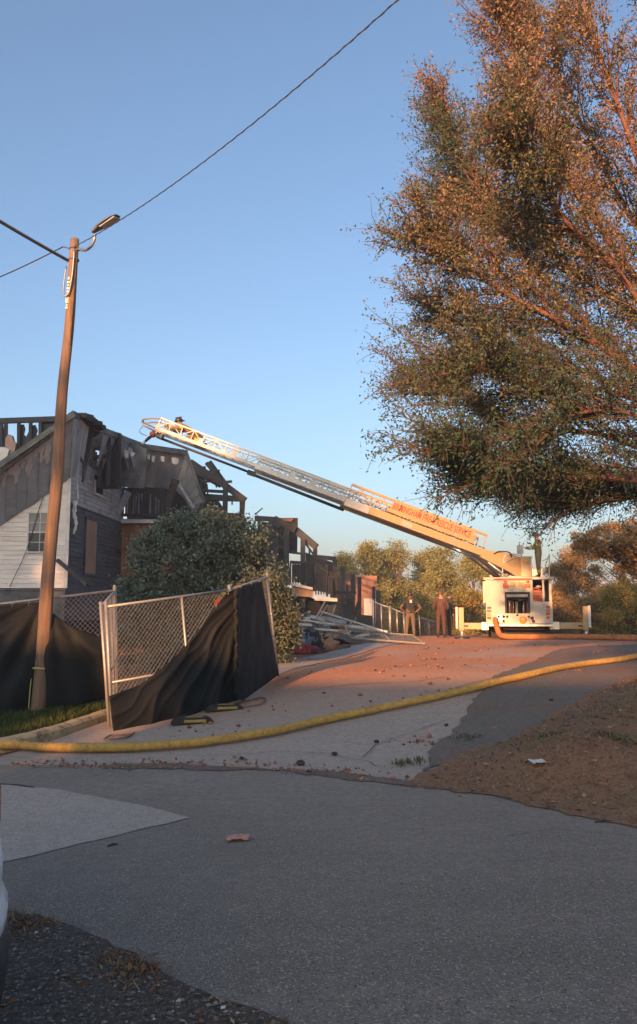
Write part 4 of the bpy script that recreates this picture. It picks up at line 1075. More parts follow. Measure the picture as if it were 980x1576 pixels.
for (x0, y0, x1, y1, w, m) in ((494, 941, 590, 971, .07, 'grey_pipe'), (468, 956, 596, 972, .09, 'grey_pipe'), (455, 953, 560, 966, .07, 'soffit_pale'), (470, 962, 585, 976, .07, 'grey_pipe'), (460, 966, 540, 972, .10, 'soffit_pale'), (500, 926, 486, 952, .06, 'pale_wood'), (504, 930, 490, 953, .05, 'pale_wood'), (516, 932, 512, 945, .06, 'pale_wood'), (528, 958, 539, 980, .06, 'pale_wood'), (548, 950, 544, 966, .05, 'ply_red'), (462, 971, 530, 975, .10, 'siding_sooty'), (468, 977, 500, 973, .10, 'char_brown'), (450, 960, 480, 962, .12, 'siding_sooty'), (480, 949, 502, 955, .14, 'siding_sooty'), (526, 938, 528, 950, .06, 'char_brown'), (497, 951, 530, 958, .16, 'soffit'), (575, 968, 596, 983, .06, 'pale_wood')):
    Yd = 28.5 + rr.uniform(-.4, .6)
    MB().bar(P(x0, y0, Yd + rr.uniform(0, 1.2)), P(x1, y1, Yd), w, w * .7).build('pipe' if m == 'grey_pipe' else 'board', M[m], dz)
for i in range(46):
    u, v = rr.random(), rr.uniform(.05, .6); c = mound(u * .8, v) + Vector((0, 0, .05)); s_ = rr.uniform(.1, .4)
    MB().box(c, (s_, s_ * rr.uniform(.3, 1), rr.uniform(.03, .12)), (Matrix.Rotation(rr.uniform(0, 3), 3, 'Z') @ Matrix.Rotation(rr.uniform(-.5, .5), 3, 'X'))).build('rubble_piece', M[rr.choice(['char', 'siding_sooty', 'soffit', 'char_brown', 'plywood', 'soffit_pale'])], dz)
# fallen fence panel lying flat
def flat_panel(corners, label, group):
    q = [Vector(c) for c in corners]; root = thing('fallen_fence', sum(q, Vector()) / 4, label, 'fence', group)
    for a, b in ((0, 1), (1, 2), (2, 3), (3, 0)): MB().tube([q[a], q[b]], .032, 6).build('rail', M['pale_wood'], root)
    MB().tube([q[0].lerp(q[1], .55), q[3].lerp(q[2], .55)], .028, 6).build('rail', M['pale_wood'], root)
    mb = MB()
    for i in range(1, 34): mb.tube([q[0].lerp(q[1], i / 34), q[3].lerp(q[2], i / 34)], .006, 3, caps=False)
    for i in range(1, 18): mb.tube([q[0].lerp(q[3], i / 18), q[1].lerp(q[2], i / 18)], .006, 3, caps=False)
    mb.build('wire_mesh', M['wire'], root)['kind'] = 'stuff'
def fg(px, Yd, dz_): x = (px - 490) / F * Yd; return Vector((x, Yd, Hs(x, Yd) + dz_))
flat_panel([fg(541, 27.6, .18), fg(650, 25.6, .06), fg(633, 30, .16), fg(536, 30.5, .42)], 'fallen fence panel lying flat in orange light on the red dirt', 'fallen fence panels')
flat_panel([fg(520, 29.3, .5), fg(605, 28.8, .10), fg(600, 31.2, .3), fg(512, 31.4, .75)], 'fallen fence panel propped on the rubble with its frame slanting down', 'fallen fence panels')
# upright chain-link panels at the end of the ruin
for i, (x0, x1, y0, y1, t0, t1, lab) in enumerate(((574, 599, 33.5, 33.0, 926, 935, 'dusty upright chain-link panel beside the thick charred post'), (600, 621, 33.0, 32.6, 935, 944, 'dusty upright chain-link panel next to the officer in the helmet'), (645, 672, 36, 39, 950, 958, 'low distant chain-link panel between the standing people'))):
    fence_panel(fg(x0, y0, .05), fg(x1, y1, .05), P(x0, t0, y0), P(x1, t1, y1), lab, mids=(.5,), pitch=.09, r=.03, group='chain-link panels by the ruin')
# discarded clothes
def cloth_lump(px, py, Yd, w, h, c, label, seed):
    x = (px - 490) / F * Yd; g = Vector((x, Yd, Hs(x, Yd)))
    def fn(u, v):
        a = u * 2 * math.pi; r_ = math.sin(v * math.pi / 2)
        p = Vector((math.cos(a) * r_ * w * .5, math.sin(a) * r_ * w * .4, math.cos(v * math.pi / 2) * h))
        k = 1 + .55 * noise.noise((p.x * 5 + seed, p.y * 5, p.z * 6)) + .25 * noise.noise((p.x * 14 + seed, p.y * 14, p.z * 14))
        return g + Vector((p.x * k, p.y * k, max(-.02, p.z * k) - .01))
    o = MB().grid(fn, 26, 12).build('clothes_bundle', mat('cloth_' + str(seed), c, tuple(x_ * .6 for x_ in c), 7, .9, bump=.3), smooth=True)
    tag(o, label, 'clothes', 'clothes dumped beside the drive')
cloth_lump(474, 999, 23.0, .85, .20, (.34, .035, .03), 'bright red garment at the front of the dumped clothes', 1)
cloth_lump(463, 992, 23.8, 1.0, .42, (.13, .16, .21), 'pale blue-grey bundle behind the red garment', 2)
cloth_lump(483, 990, 24.1, 1.1, .5, (.03, .028, .035), 'black bundle topmost of the dumped clothes', 3)
cloth_lump(499, 991, 24.0, .7, .42, (.36, .21, .12), 'tan curled rug piece right of the red garment', 4)
cloth_lump(447, 1003, 23.4, 1.2, .17, (.05, .045, .05), 'dark flat cloth leftmost of the dumped clothes', 5)
cloth_lump(486, 1005, 23.0, .8, .12, (.045, .04, .042), 'dark crumpled cloth in front of the tan rug piece', 6)
cloth_lump(512, 998, 24.2, .9, .17, (.16, .10, .07), 'brown flattened cloth rightmost of the dumped clothes', 7)

# ---------------------------------------------------------------- aerial fire truck seen from behind
M['truck_white'] = mat('truck_white', (.40, .38, .335), (.355, .335, .29), 2, .35, bump=.03, dirt=(.34, .26, .18), dirt_amt=(.5, .85), dirt_scale=1.6)
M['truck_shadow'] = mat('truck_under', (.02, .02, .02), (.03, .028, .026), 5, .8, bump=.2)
M['alu'] = mat('alu', (.62, .60, .56), (.52, .50, .47), 5, .35, .5, bump=.04)
M['ladder_paint'] = mat('ladder_paint', (.41, .28, .145), (.37, .25, .125), 2, .4, bump=.02)
M['ladder_alu'] = mat('ladder_alu', (.52, .50, .47), (.45, .43, .40), 4, .4, .35, bump=.02)
M['dark_steel'] = mat('dark_steel', (.05, .05, .052), (.035, .035, .037), 5, .5, .5, bump=.05)
M['chrome'] = mat('chrome', (.7, .7, .7), (.6, .6, .6), 5, .15, 1, bump=0)
M['red_lens'] = mat('red_lens', (.50, .035, .02), (.36, .03, .02), 12, .25, bump=0)
M['amber_lens'] = mat('amber_lens', (.60, .30, .05), (.5, .24, .05), 12, .25, bump=0)
M['red_paint'] = mat('red_paint', (.42, .075, .03), (.34, .06, .03), 5, .5, bump=.03)
M['gasket'] = mat('gasket', (.025, .025, .025), (.04, .04, .04), 5, .7, bump=.05)
M['tyre'] = mat('tyre', (.02, .02, .02), (.035, .033, .03), 9, .9, bump=.3, dirt=(.10, .06, .04), dirt_amt=(.55, .75))
TY = 29.0
def T(px, py, dy=0.): return P(px, py, TY) + Vector((0, dy, 0))
tc = T(797, 985); tg = .52
truck = thing('fire_truck', (tc.x, TY + 4.5, tg), 'white ladder fire truck seen from behind with outriggers set out', 'fire truck')
TRUCK_XF = Matrix.Translation((tc.x, TY, 0)) @ Matrix.Rotation(-math.atan2(tc.x, TY), 4, 'Z') @ Matrix.Translation((-tc.x, -TY, 0))
MB.XF = TRUCK_XF
def tb(name, px0, py0, px1, py1, dy0, dep, m, parent=None, bevel=0):
    """box whose rear face fills a pixel rectangle"""
    a = T(px0, py1, dy0); b = T(px1, py0, dy0)
    mb = MB().box(((a.x + b.x) / 2, TY + dy0 + dep / 2, (a.z + b.z) / 2), (b.x - a.x, dep, b.z - a.z))
    return mb.build(name, M[m], parent or truck, bevel=bevel)
# rear body: left cabinet, right cabinet below the open stair, centre around the ladder tunnel
body = tb('body', 749, 892, 777, 961, 0, 8.2, 'truck_white', bevel=.02)
tb('body_panel', 814.5, 926, 848, 960, .0, 8.0, 'truck_white', body, bevel=.02)
tb('body_panel', 777.3, 892, 818.5, 911.5, .0, .35, 'truck_white', body, bevel=.015)
tb('body_panel', 814.6, 911, 818.7, 926.5, .012, .3, 'truck_white', body)
tb('rear_valance', 777.3, 944, 814.3, 961, -.02, .4, 'truck_white', body, bevel=.01)
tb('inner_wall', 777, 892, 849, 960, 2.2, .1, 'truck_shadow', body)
tb('top_deck', 745, 888.5, 849, 892, -.05, 8.2, 'truck_white', body)
tb('deck_edge', 760, 890.2, 818, 892.2, -.075, .02, 'red_paint', body)
tb('side_rail_panel', 744.5, 894.5, 748.6, 928, -.03, .06, 'truck_white', body)
# tunnel frame and what stands inside
for r_ in ((778, 911.5, 780, 944), (812.5, 911.5, 814.4, 944), (778, 913, 814, 914.6), (780, 918.5, 812.6, 920.0)):
    tb('tunnel_frame', r_[0], r_[1], r_[2], r_[3], -.03, .08, 'gasket', body)
tb('tunnel_lintel', 780, 914.6, 812.6, 918.4, -.01, .1, 'truck_white', body)
for px, w, t0, m in ((784.2, 3.2, 921, 'alu'), (787.8, 1.4, 923, 'red_paint'), (790, 1.2, 926, 'alu'), (795, 4.4, 925, 'truck_white'), (800, 1.4, 927, 'gasket'), (805.5, 3, 926, 'alu'), (810, 1.6, 922, 'red_paint'), (811.8, .9, 922, 'alu')):
    a = T(px, 943.5, .5); b = T(px, t0, .5)
    MB().tube([a, b], w / 2 / 42, 10).build('ladder_stock', M[m], body, True)
tb('ladder_shelf', 780, 921.2, 812.5, 922.6, .25, .5, 'dark_steel', body)
for px in (799, 803): MB().lathe([(.04, 0), (.06, .03), (.03, .05)], T(px, 924, .3), 10).build('fitting', M['chrome'], body, True)
# pump panel fittings on the valance
for px, py, r_ in ((768, 949, .045), (775.5, 949, .06), (775.5, 955.5, .05), (781, 949, .045), (796, 946.5, .04), (813, 949, .04), (818, 951, .06), (820, 956, .06)):
    MB().lathe([(r_, 0), (r_ * .9, .05), (r_ * .5, .07)], T(px, py, -.02), 10, Matrix.Rotation(R(90), 3, 'X')).build('valve', M['gasket'], body, True)
MB().lathe([(.13, 0), (.13, .03), (.06, .06)], T(804.5, 954, -.03), 10, Matrix.Rotation(R(90), 3, 'X')).build('intake_cap', M['amber_lens'], body, True)
tb('step_plate', 752, 960.8, 848, 963.4, -.35, .6, 'alu', body)
tb('hose_coupling_plate', 764, 946, 778, 957, -.03, .03, 'alu', body)
# warning lights
for px0, py0, px1, py1, m in ((776, 893.5, 781, 897.5, 'red_lens'), (809, 893.5, 814, 897.5, 'red_lens'), (774.5, 899, 782.5, 904.6, 'red_lens'), (807.5, 899, 815.5, 904.6, 'red_lens'), (784.5, 896, 792.5, 902, 'amber_lens'), (798, 896, 806, 902, 'amber_lens')):
    l_ = tb('warning_light', px0, py0, px1, py1, -.05, .05, m)
for py in (933.5, 938.5, 944, 949.5):
    tb('tail_light', 750.4, py, 756.6, py + 3.4, -.03, .04, 'amber_lens' if py == 944 else 'red_lens')
    tb('tail_light', 838.5, py - 1, 844, py + 2.6, -.03, .04, 'amber_lens' if py == 943 else 'red_lens')
# open stair on the right with a red box, dark doorway and grab rail
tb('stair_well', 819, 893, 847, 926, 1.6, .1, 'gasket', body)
tb('stair_post', 833.6, 893, 835.4, 926, -.01, .06, 'truck_white', body)
tb('stair_post', 843.6, 893, 846, 930, -.02, .06, 'truck_white', body)
tb('red_box', 819.5, 908, 833.4, 926, .15, .5, 'red_paint', body)
for py in (912, 917, 921): tb('box_seam', 820, py, 833, py + .8, .135, .02, 'gasket', body)
MB().tube(catmull([T(819, 908, .15), T(822, 905, .1), T(827, 906.5, .1), T(833, 910, .15)], 5), .03, 6).build('red_strap', M['red_paint'], body, True)
MB().lathe([(.0, 0), (.09, .02), (.1, .07), (.02, .11)], T(828, 905, .4), 12).build('beacon', M['lens'], body, True)
# under-body and running gear
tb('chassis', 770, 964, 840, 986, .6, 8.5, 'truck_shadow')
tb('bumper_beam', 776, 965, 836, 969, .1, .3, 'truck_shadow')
wheel_me = {}
def wheel(px, dy, py=978):
    c = T(px, py, 0); c.y = TY + dy; c.z = tg + .50
    mb = MB().lathe([(.30, -.15), (.46, -.15), (.51, -.10), (.52, 0), (.51, .10), (.46, .15), (.30, .15)], c, 24, Matrix.Rotation(R(90), 3, 'Y'))
    w = mb.build('wheel', M['tyre'], truck)
    MB().lathe([(.29, -.12), (.27, .10), (.10, .12), (.09, .16)], c, 16, Matrix.Rotation(R(90), 3, 'Y')).build('rim', M['alu'], w)
for dy in (1.5, 2.9):
    for px in (757, 771, 824, 838): wheel(px, dy)
for px in (757, 838): wheel(px, 8.6)
for px0 in (756, 826): tb('mud_flap', px0, 968, px0 + 14, 990, .75, .03, 'rubber')
# far end: cab (hidden behind the body)
cabz = tg + 1.75
cb = MB().box((tc.x, TY + 9.6, cabz), (2.4, 2.2, 2.4)).build('cab', M['truck_white'], truck, bevel=.08)
MB().box((tc.x, TY + 10.72, cabz + .45), (2.1, .05, .9)).build('windscreen', M['glass'], cb)
MB().box((tc.x, TY + 9.4, cabz + 1.27), (1.6, .4, .14)).build('light_bar', M['red_lens'], cb)
# outriggers
for side, (bx, by0, by1, jx, jx2, jt, foot, plx, plx2, plt, plb) in {'l': (748, 959, 969, 707, 714, 935, 989, 702.5, 705, 934, 968), 'r': (848, 958, 967.5, 893.5, 899.5, 933, 980, 900.5, 903.2, 932, 965)}.items():
    x0, x1 = sorted((bx, jx + 3))
    beam = tb('outrigger', x0, by0, x1, by1, .15, .28, 'ladder_paint', bevel=.01)
    midx = (x0 + x1) / 2
    tb('beam_slot', midx - (14 if side == 'l' else -14), by0 + 3.8, midx - (8 if side == 'l' else -20), by0 + 6.2, .145, .02, 'gasket', beam)
    tb('jack_housing', jx, jt, jx2, by1 + 2, .08, .3, 'ladder_paint', beam)
    a = T((jx + jx2) / 2 + .8, by1, .22); b = Vector((a.x, a.y, Hs(a.x, a.y) + .06))
    MB().tube([a, b], .055, 10).build('jack_leg', M['alu'], beam, True)
    MB().lathe([(.28, 0), (.28, .05), (.1, .09)], Vector((b.x, b.y, b.z - .06)), 14).build('jack_pad', M['dark_steel'], beam)
    tb('reflector_plate', plx, plt, plx2, plb, .02, .04, 'lens', beam)
    tb('inner_sleeve', *((742, by0 - 1, 752, by1 + 1) if side == 'l' else (845, by0 - 1, 858, by1 + 1)), .12, .36, 'alu', beam)
# turntable, console, seat plate, rails
deck_z = T(800, 889).z
tt = MB().lathe([(1.0, 0), (1.0, .08), (.55, .10), (.5, .2), (.4, .22)], (T(792, 889).x, TY + 1.1, deck_z - .02), 28).build('turntable', M['truck_white'], truck)
ped = tb('console', 801.5, 856, 817, 888.5, .15, .5, 'ladder_paint', bevel=.03)
tb('console_panel', 803, 859, 814, 866, .135, .02, 'amber_lens', ped)
MB().lathe([(.22, 0), (.22, .3), (.12, .42)], T(806, 896, .4) + Vector((0, 0, .05)), 14).build('console_foot', M['ladder_paint'], ped)
tb('control_screen', 795.5, 837.5, 805, 851.5, .35, .05, 'truck_white', bevel=.02)
MB().tube([T(801, 851, .38), T(803, 858, .3)], .03, 6).build('screen_stalk', M['alu'], ped)
def rail(pts, r_=.02, dy=0.):
    MB().tube(catmull([T(px, py, d) for px, py, d in pts], 6), r_, 6).build('hand_rail', M['alu'], truck, True)
rail([(774, 889, .1), (774, 868, .1), (777, 856, .1), (786, 852, .15), (800, 854, .3)])
rail([(774, 866, .1), (782, 862, .1), (792, 858, .2)], .015)
rail([(843, 893, .1), (843.5, 866, .1), (844, 853, .1)])
rail([(834, 862, .6), (840, 860, .4), (843.5, 854, .1)], .012)
rail([(816, 888, .1), (816.5, 862, .1), (818, 856, .3)], .015)
rail([(838, 889, .9), (839, 868, .9), (844, 856, .5)], .012)

MB.XF = None
# the ladder
O = P(801, 884, TY + .9); TP = P(221, 668, 28.2)
ax = (TP - O).normalized(); LL_ = (TP - O).length
wv = ax.cross(Vector((0, 0, 1))).normalized()
if wv.y > 0: wv = -wv                        # wv points to the viewer's side
hv = wv.cross(ax).normalized()
if hv.z < 0: hv = -hv
def Lp(s, w, h): return O + ax * s + wv * w + hv * h
def s_of(px): return (801 - px) / 580 * LL_
def section(name, s0, s1, hw, h0, beam, h1, step, m, brace, rail_r):
    b = MB()
    for sd_ in (-1, 1): b.bar(Lp(s0, sd_ * hw, h0 + beam / 2), Lp(s1, sd_ * hw, h0 + beam / 2), .09, beam, up=hv)
    o = b.build(name, M[m], truck)
    for sd_ in (-1, 1):
        MB().bar(Lp(s0 + .2, sd_ * hw, h1), Lp(s1 - .05, sd_ * hw, h1), rail_r * 2, rail_r * 2, up=hv).build('hand_rail', M[m], o)
    lt = MB(); n = max(2, int((s1 - s0) / step)); zb_ = h0 + beam
    for i in range(n + 1):
        s = lerp(s0 + .2, s1 - .05, i / n)
        for sd_ in (-1, 1):
            lt.bar(Lp(s, sd_ * hw, zb_), Lp(s, sd_ * hw, h1), .03, .03, up=ax)
            if i < n:
                s2 = lerp(s0 + .2, s1 - .05, (i + 1) / n)
                lt.bar(Lp(s if i % 2 else s2, sd_ * hw, zb_), Lp(s2 if i % 2 else s, sd_ * hw, h1), .026, .026, up=wv)
        
    lt.build('lattice', M[m], o)['kind'] = 'stuff'
    rg_ = MB(); n = int((s1 - s0) / .36)
    for i in range(1, n): 
        s = lerp(s0, s1, i / n); rg_.tube([Lp(s, -hw, h0 + beam * .6), Lp(s, hw, h0 + beam * .6)], .018, 6)
    rg_.build('rungs', M['ladder_alu'], o)['kind'] = 'stuff'
    return o
s_base_end = s_of(519)
base = section('base_section', 1.6, s_base_end, .50, .05, .26, .84, .42, 'ladder_paint', .03, .04)
mid = section('middle_section', 3.5, s_of(384), .40, .16, .17, .62, .40, 'ladder_alu', .03, .032)
fly = section('fly_section', 7.0, LL_ - .35, .31, .24, .12, .70, .42, 'ladder_alu', .03, .026)
# side plates of the base section, the near one lettered
for sd_ in (1, -1):
    p0, p1 = s_of(714), s_of(580)
    MB().prism([Lp(p0, sd_ * .545, .34), Lp(p1, sd_ * .545, .34), Lp(p1 - .25, sd_ * .545, .86), Lp(p0 + .1, sd_ * .545, .86)], wv * (.012 * sd_)).build('sign_plate', M['ladder_paint'], base)
cu = bpy.data.curves.new('lettering', 'FONT'); cu.body = 'BIRMINGHAM FIRE & RESCUE SERVICE'; cu.size = .30; cu.align_x = 'CENTER'; cu.align_y = 'CENTER'; cu.extrude = .002; cu.offset = .004
tmp = bpy.data.objects.new('tmp', cu); COL.objects.link(tmp)
dg = bpy.context.evaluated_depsgraph_get(); dg.update()
tme = bpy.data.meshes.new_from_object(tmp.evaluated_get(dg)); bpy.data.objects.remove(tmp)
xs_ = [v.co.x for v in tme.vertices]; wid = max(xs_) - min(xs_); want = s_of(586) - s_of(706)
mtx = Matrix((-ax, hv, wv)).transposed().to_4x4()
ctr = Lp((s_of(586) + s_of(706)) / 2, .563, .62)
M['red_letter'] = mat('red_letter', (.40, .07, .035), (.36, .06, .03), 12, .5, bump=0)
tme.materials.clear()
link_mesh('lettering', tme, M['red_letter'], base, Matrix.Translation(ctr) @ mtx @ Matrix.Diagonal((want / wid, 1.15, 1, 1)))
# clutter along the lower beam: cable carrier, decals
mb = MB(); rr = random.Random(3)
for i in range(34):
    s = lerp(s_of(730), s_of(540), i / 33); mb.box(Lp(s, .55, .345 + rr.uniform(-.01, .02)), (rr.uniform(.05, .16), .02, .03), Matrix((ax, wv, hv)).transposed())
mb.build('cable_carrier', M['dark_steel'], base)['kind'] = 'stuff'
MB().prism([Lp(s_of(606), .549, .09), Lp(s_of(622), .549, .09), Lp(s_of(622), .549, .26), Lp(s_of(606), .549, .26)], wv * .006).build('number_decal', M['truck_white'], base)
mb = MB()
for i in range(2): mb.bar(Lp(s_of(686) + .045 * i, .552, .05), Lp(s_of(686) + .045 * i, .552, .88), .03, .012, up=wv)
mb.build('section_clamp', M['grey_pipe'], base)
MB().prism([Lp(s_of(519) - .02, .56, .03), Lp(s_of(556), .56, .03), Lp(s_of(556), .56, .30), Lp(s_of(519) - .02, .56, .30)], wv * .012).build('end_plate', M['ladder_alu'], base)
# heel arm plates and lift cylinder
for sd_ in (.56, -.56):
    MB().prism([Lp(s_of(728), sd_, -.02), Lp(s_of(735), sd_, .30), Lp(s_of(764), sd_, .46), Lp(s_of(786), sd_, .50), Lp(s_of(803), sd_, .30), Lp(s_of(806), sd_, .0), Lp(s_of(795), sd_, -.26), Lp(s_of(770), sd_, -.14)], wv * .05 * (1 if sd_ > 0 else -1)).build('heel_arm', M['ladder_paint'], base)
MB().tube([Lp(s_of(720), .3, -.06), Lp(s_of(786), .35, -.62)], .10, 12).build('lift_cylinder', M['dark_steel'], base, True)
MB().tube([Lp(s_of(690), .3, .0), Lp(s_of(722), .3, -.08)], .05, 10).build('lift_rod', M['chrome'], base, True)
MB().tube([Lp(s_of(742), .6, -.10), Lp(s_of(780), .6, -.40)], .035, 8).build('lift_hose', M['alu'], base, True)
MB().tube(catmull([Lp(s_of(746), .62, .25), Lp(s_of(752), .64, .4), Lp(s_of(766), .66, .5), Lp(s_of(772), .64, .38)], 5), .025, 6).build('loop_handle', M['gasket'], base, True)
MB.XF = TRUCK_XF
tb('turret_block', 781, 872, 803, 890, .6, 1.0, 'dark_steel', tt)
MB.XF = None
# telescoping waterway under the sections
MB().tube([Lp(s_of(524), .05, -.06), Lp(s_of(380), .05, .0)], .058, 10).build('waterway', M['dark_steel'], mid, True)
MB().tube([Lp(s_of(384), .05, .03), Lp(s_of(243), .05, .06)], .045, 10).build('waterway', M['dark_steel'], fly, True)
MB().box(Lp(s_of(382), .05, .02), (.3, .16, .16), Matrix((ax, wv, hv)).transposed()).build('waterway_joint', M['dark_steel'], mid)
for px in (438, 300, 470, 350): MB().box(Lp(s_of(px), .42 if px > 384 else .33, .42), (.16, .04, .2), Matrix((ax, wv, hv)).transposed()).build('ladder_fitting', M['ladder_alu'], mid if px > 384 else fly)
# tip: folding basket frame, monitor and nozzle
tip = MB()
for sd_ in (-.31, .31):
    tip.tube([Lp(LL_ - .5, sd_, .70), Lp(LL_ - .1, sd_, .58), Lp(LL_ + .18, sd_ * .9, .42)], .026, 6); tip.tube([Lp(LL_ - .5, sd_, .28), Lp(LL_ + .2, sd_ * .9, .34)], .03, 6)
    tip.tube([Lp(LL_ - .9, sd_, .28), Lp(LL_ - .5, sd_, .7)], .02, 6)
tip.tube([Lp(LL_ + .18, -.28, .42), Lp(LL_ + .18, .28, .42)], .026, 6)
tip.build('tip_frame', M['ladder_paint'], fly, True)
MB().tube(catmull([P(219, 657, 28), P(215.5, 661, 27.9), P(215, 665, 27.9), P(219, 668, 27.95), P(226, 671, 28)], 5), .014, 6).build('tip_loop', M['ladder_alu'], fly, True)
MB().lathe([(.07, -.12), (.11, -.06), (.11, .06), (.07, .12)], P(235, 668.5, 28.0), 12, Matrix.Rotation(R(90), 3, 'X')).build('monitor', M['red_paint'], fly, True)
MB().tube([P(233, 671, 28.0), P(228, 675, 27.95), P(223, 679.5, 27.9)], [.055, .06, .045], 10).build('nozzle', M['dark_steel'], fly, True)
MB().tube([P(223, 679.5, 27.9), P(219, 683.5, 27.87)], [.05, .06], 10).build('nozzle_tip', M['lens'], fly, True)
MB().box(P(246, 671, 28.1), (.25, .3, .2), Matrix.Rotation(.4, 3, 'Y')).build('monitor_gear', M['dark_steel'], fly, bevel=.02)
tpl = MB().prism([P(238, 656, 27.95), P(246, 652, 27.95), P(248, 664, 27.95), P(241, 669, 27.95)], (0, .05, 0)); tpl.build('tip_plate', M['amber_lens'], fly)
# supply hose out of the tail board, dropping to the drive and running right
hz = [T(763, 953, -.1), T(765, 962, -.45), T(770, 975, -.7), T(780, 986, -.9)]
hz = [TRUCK_XF @ p for p in hz]
hz[3].z = Hs(hz[3].x, hz[3].y) + .12
for px, Yd in ((800, 27.9), (830, 27.6), (870, 27.3), (910, 27.0), (950, 27.2), (985, 27.4), (1060, 27)):
    x = (px - 490) / F * Yd; hz.append(Vector((x, Yd, Hs(x, Yd) + .10)))
ho = MB().tube(catmull(hz, 8), .095, 12).build('supply_hose', M['orange_hose'], smooth=True)
tag(ho, 'thick orange supply hose dropping from the fire truck tail and running right', 'hose', 'fire hoses')

# ---------------------------------------------------------------- people
M['skin'] = mat('skin', (.30, .17, .11), (.26, .145, .095), 8, .6, bump=.05)
M['skin_dark'] = mat('skin_dark', (.13, .07, .045), (.11, .06, .04), 8, .6, bump=.05)
M['black_cloth'] = mat('black_cloth', (.02, .021, .026), (.03, .03, .034), 6, .9, bump=.2)
M['khaki'] = mat('khaki', (.14, .105, .07), (.11, .085, .06), 5, .9, bump=.2)
M['coverall'] = mat('coverall', (.085, .038, .032), (.065, .03, .026), 5, .9, bump=.2)
M['turnout'] = mat('turnout', (.13, .085, .05), (.09, .06, .036), 5, .9, bump=.25)
M['turnout_tan'] = mat('turnout_tan', (.27, .17, .08), (.19, .12, .06), 5, .9, bump=.25)
M['reflect'] = mat('reflect', (.62, .50, .08), (.5, .42, .1), 9, .5, bump=.05)
M['dark_navy'] = mat('dark_navy', (.025, .03, .035), (.035, .038, .042), 5, .9, bump=.2)
M['hair'] = mat('hair', (.03, .02, .015), (.05, .03, .02), 12, .8, bump=.4)
M['red_hair'] = mat('red_hair', (.16, .06, .03), (.1, .04, .02), 12, .8, bump=.4)
M['helmet_black'] = mat('helmet_black', (.022, .022, .024), (.035, .033, .03), 6, .45, bump=.05)
M['boot'] = mat('boot', (.02, .018, .016), (.04, .035, .03), 8, .8, bump=.2)
M['badge'] = mat('badge', (.6, .62, .62), (.5, .5, .52), 8, .4, .5, bump=0)
STAND = dict(hip=(0, 0, .93), spine=(0, .0, 1.12), chest=(0, 0, 1.32), neck=(0, .0, 1.50), head=(0, -.02, 1.60), crown=(0, -.015, 1.70),
             shl=(.185, 0, 1.42), ell=(.25, .03, 1.14), wrl=(.25, -.05, .90), hal=(.25, -.08, .82), shr=(-.185, 0, 1.42), elr=(-.25, .03, 1.14), wrr=(-.25, -.05, .90), har=(-.25, -.08, .82),
             hpl=(.095, 0, .90), knl=(.105, -.01, .49), anl=(.115, .02, .09), tol=(.125, -.15, .04), hpr=(-.095, 0, .90), knr=(-.105, -.01, .49), anr=(-.115, .02, .09), tor=(-.125, -.15, .04))
EDG = [('hip', 'spine'), ('spine', 'chest'), ('chest', 'neck'), ('neck', 'head'), ('head', 'crown')]
for s_ in 'lr':
    EDG += [('chest', 'sh' + s_), ('sh' + s_, 'el' + s_), ('el' + s_, 'wr' + s_), ('wr' + s_, 'ha' + s_), ('hip', 'hp' + s_), ('hp' + s_, 'kn' + s_), ('kn' + s_, 'an' + s_), ('an' + s_, 'to' + s_)]
RAD = dict(hip=(.15, .115), spine=(.14, .105), chest=(.165, .12), neck=(.058, .058), head=(.082, .098), crown=(.07, .085), sh=(.075, .075), el=(.052, .052), wr=(.036, .034), ha=(.04, .022), hp=(.10, .10), kn=(.068, .068), an=(.05, .05), to=(.04, .03))
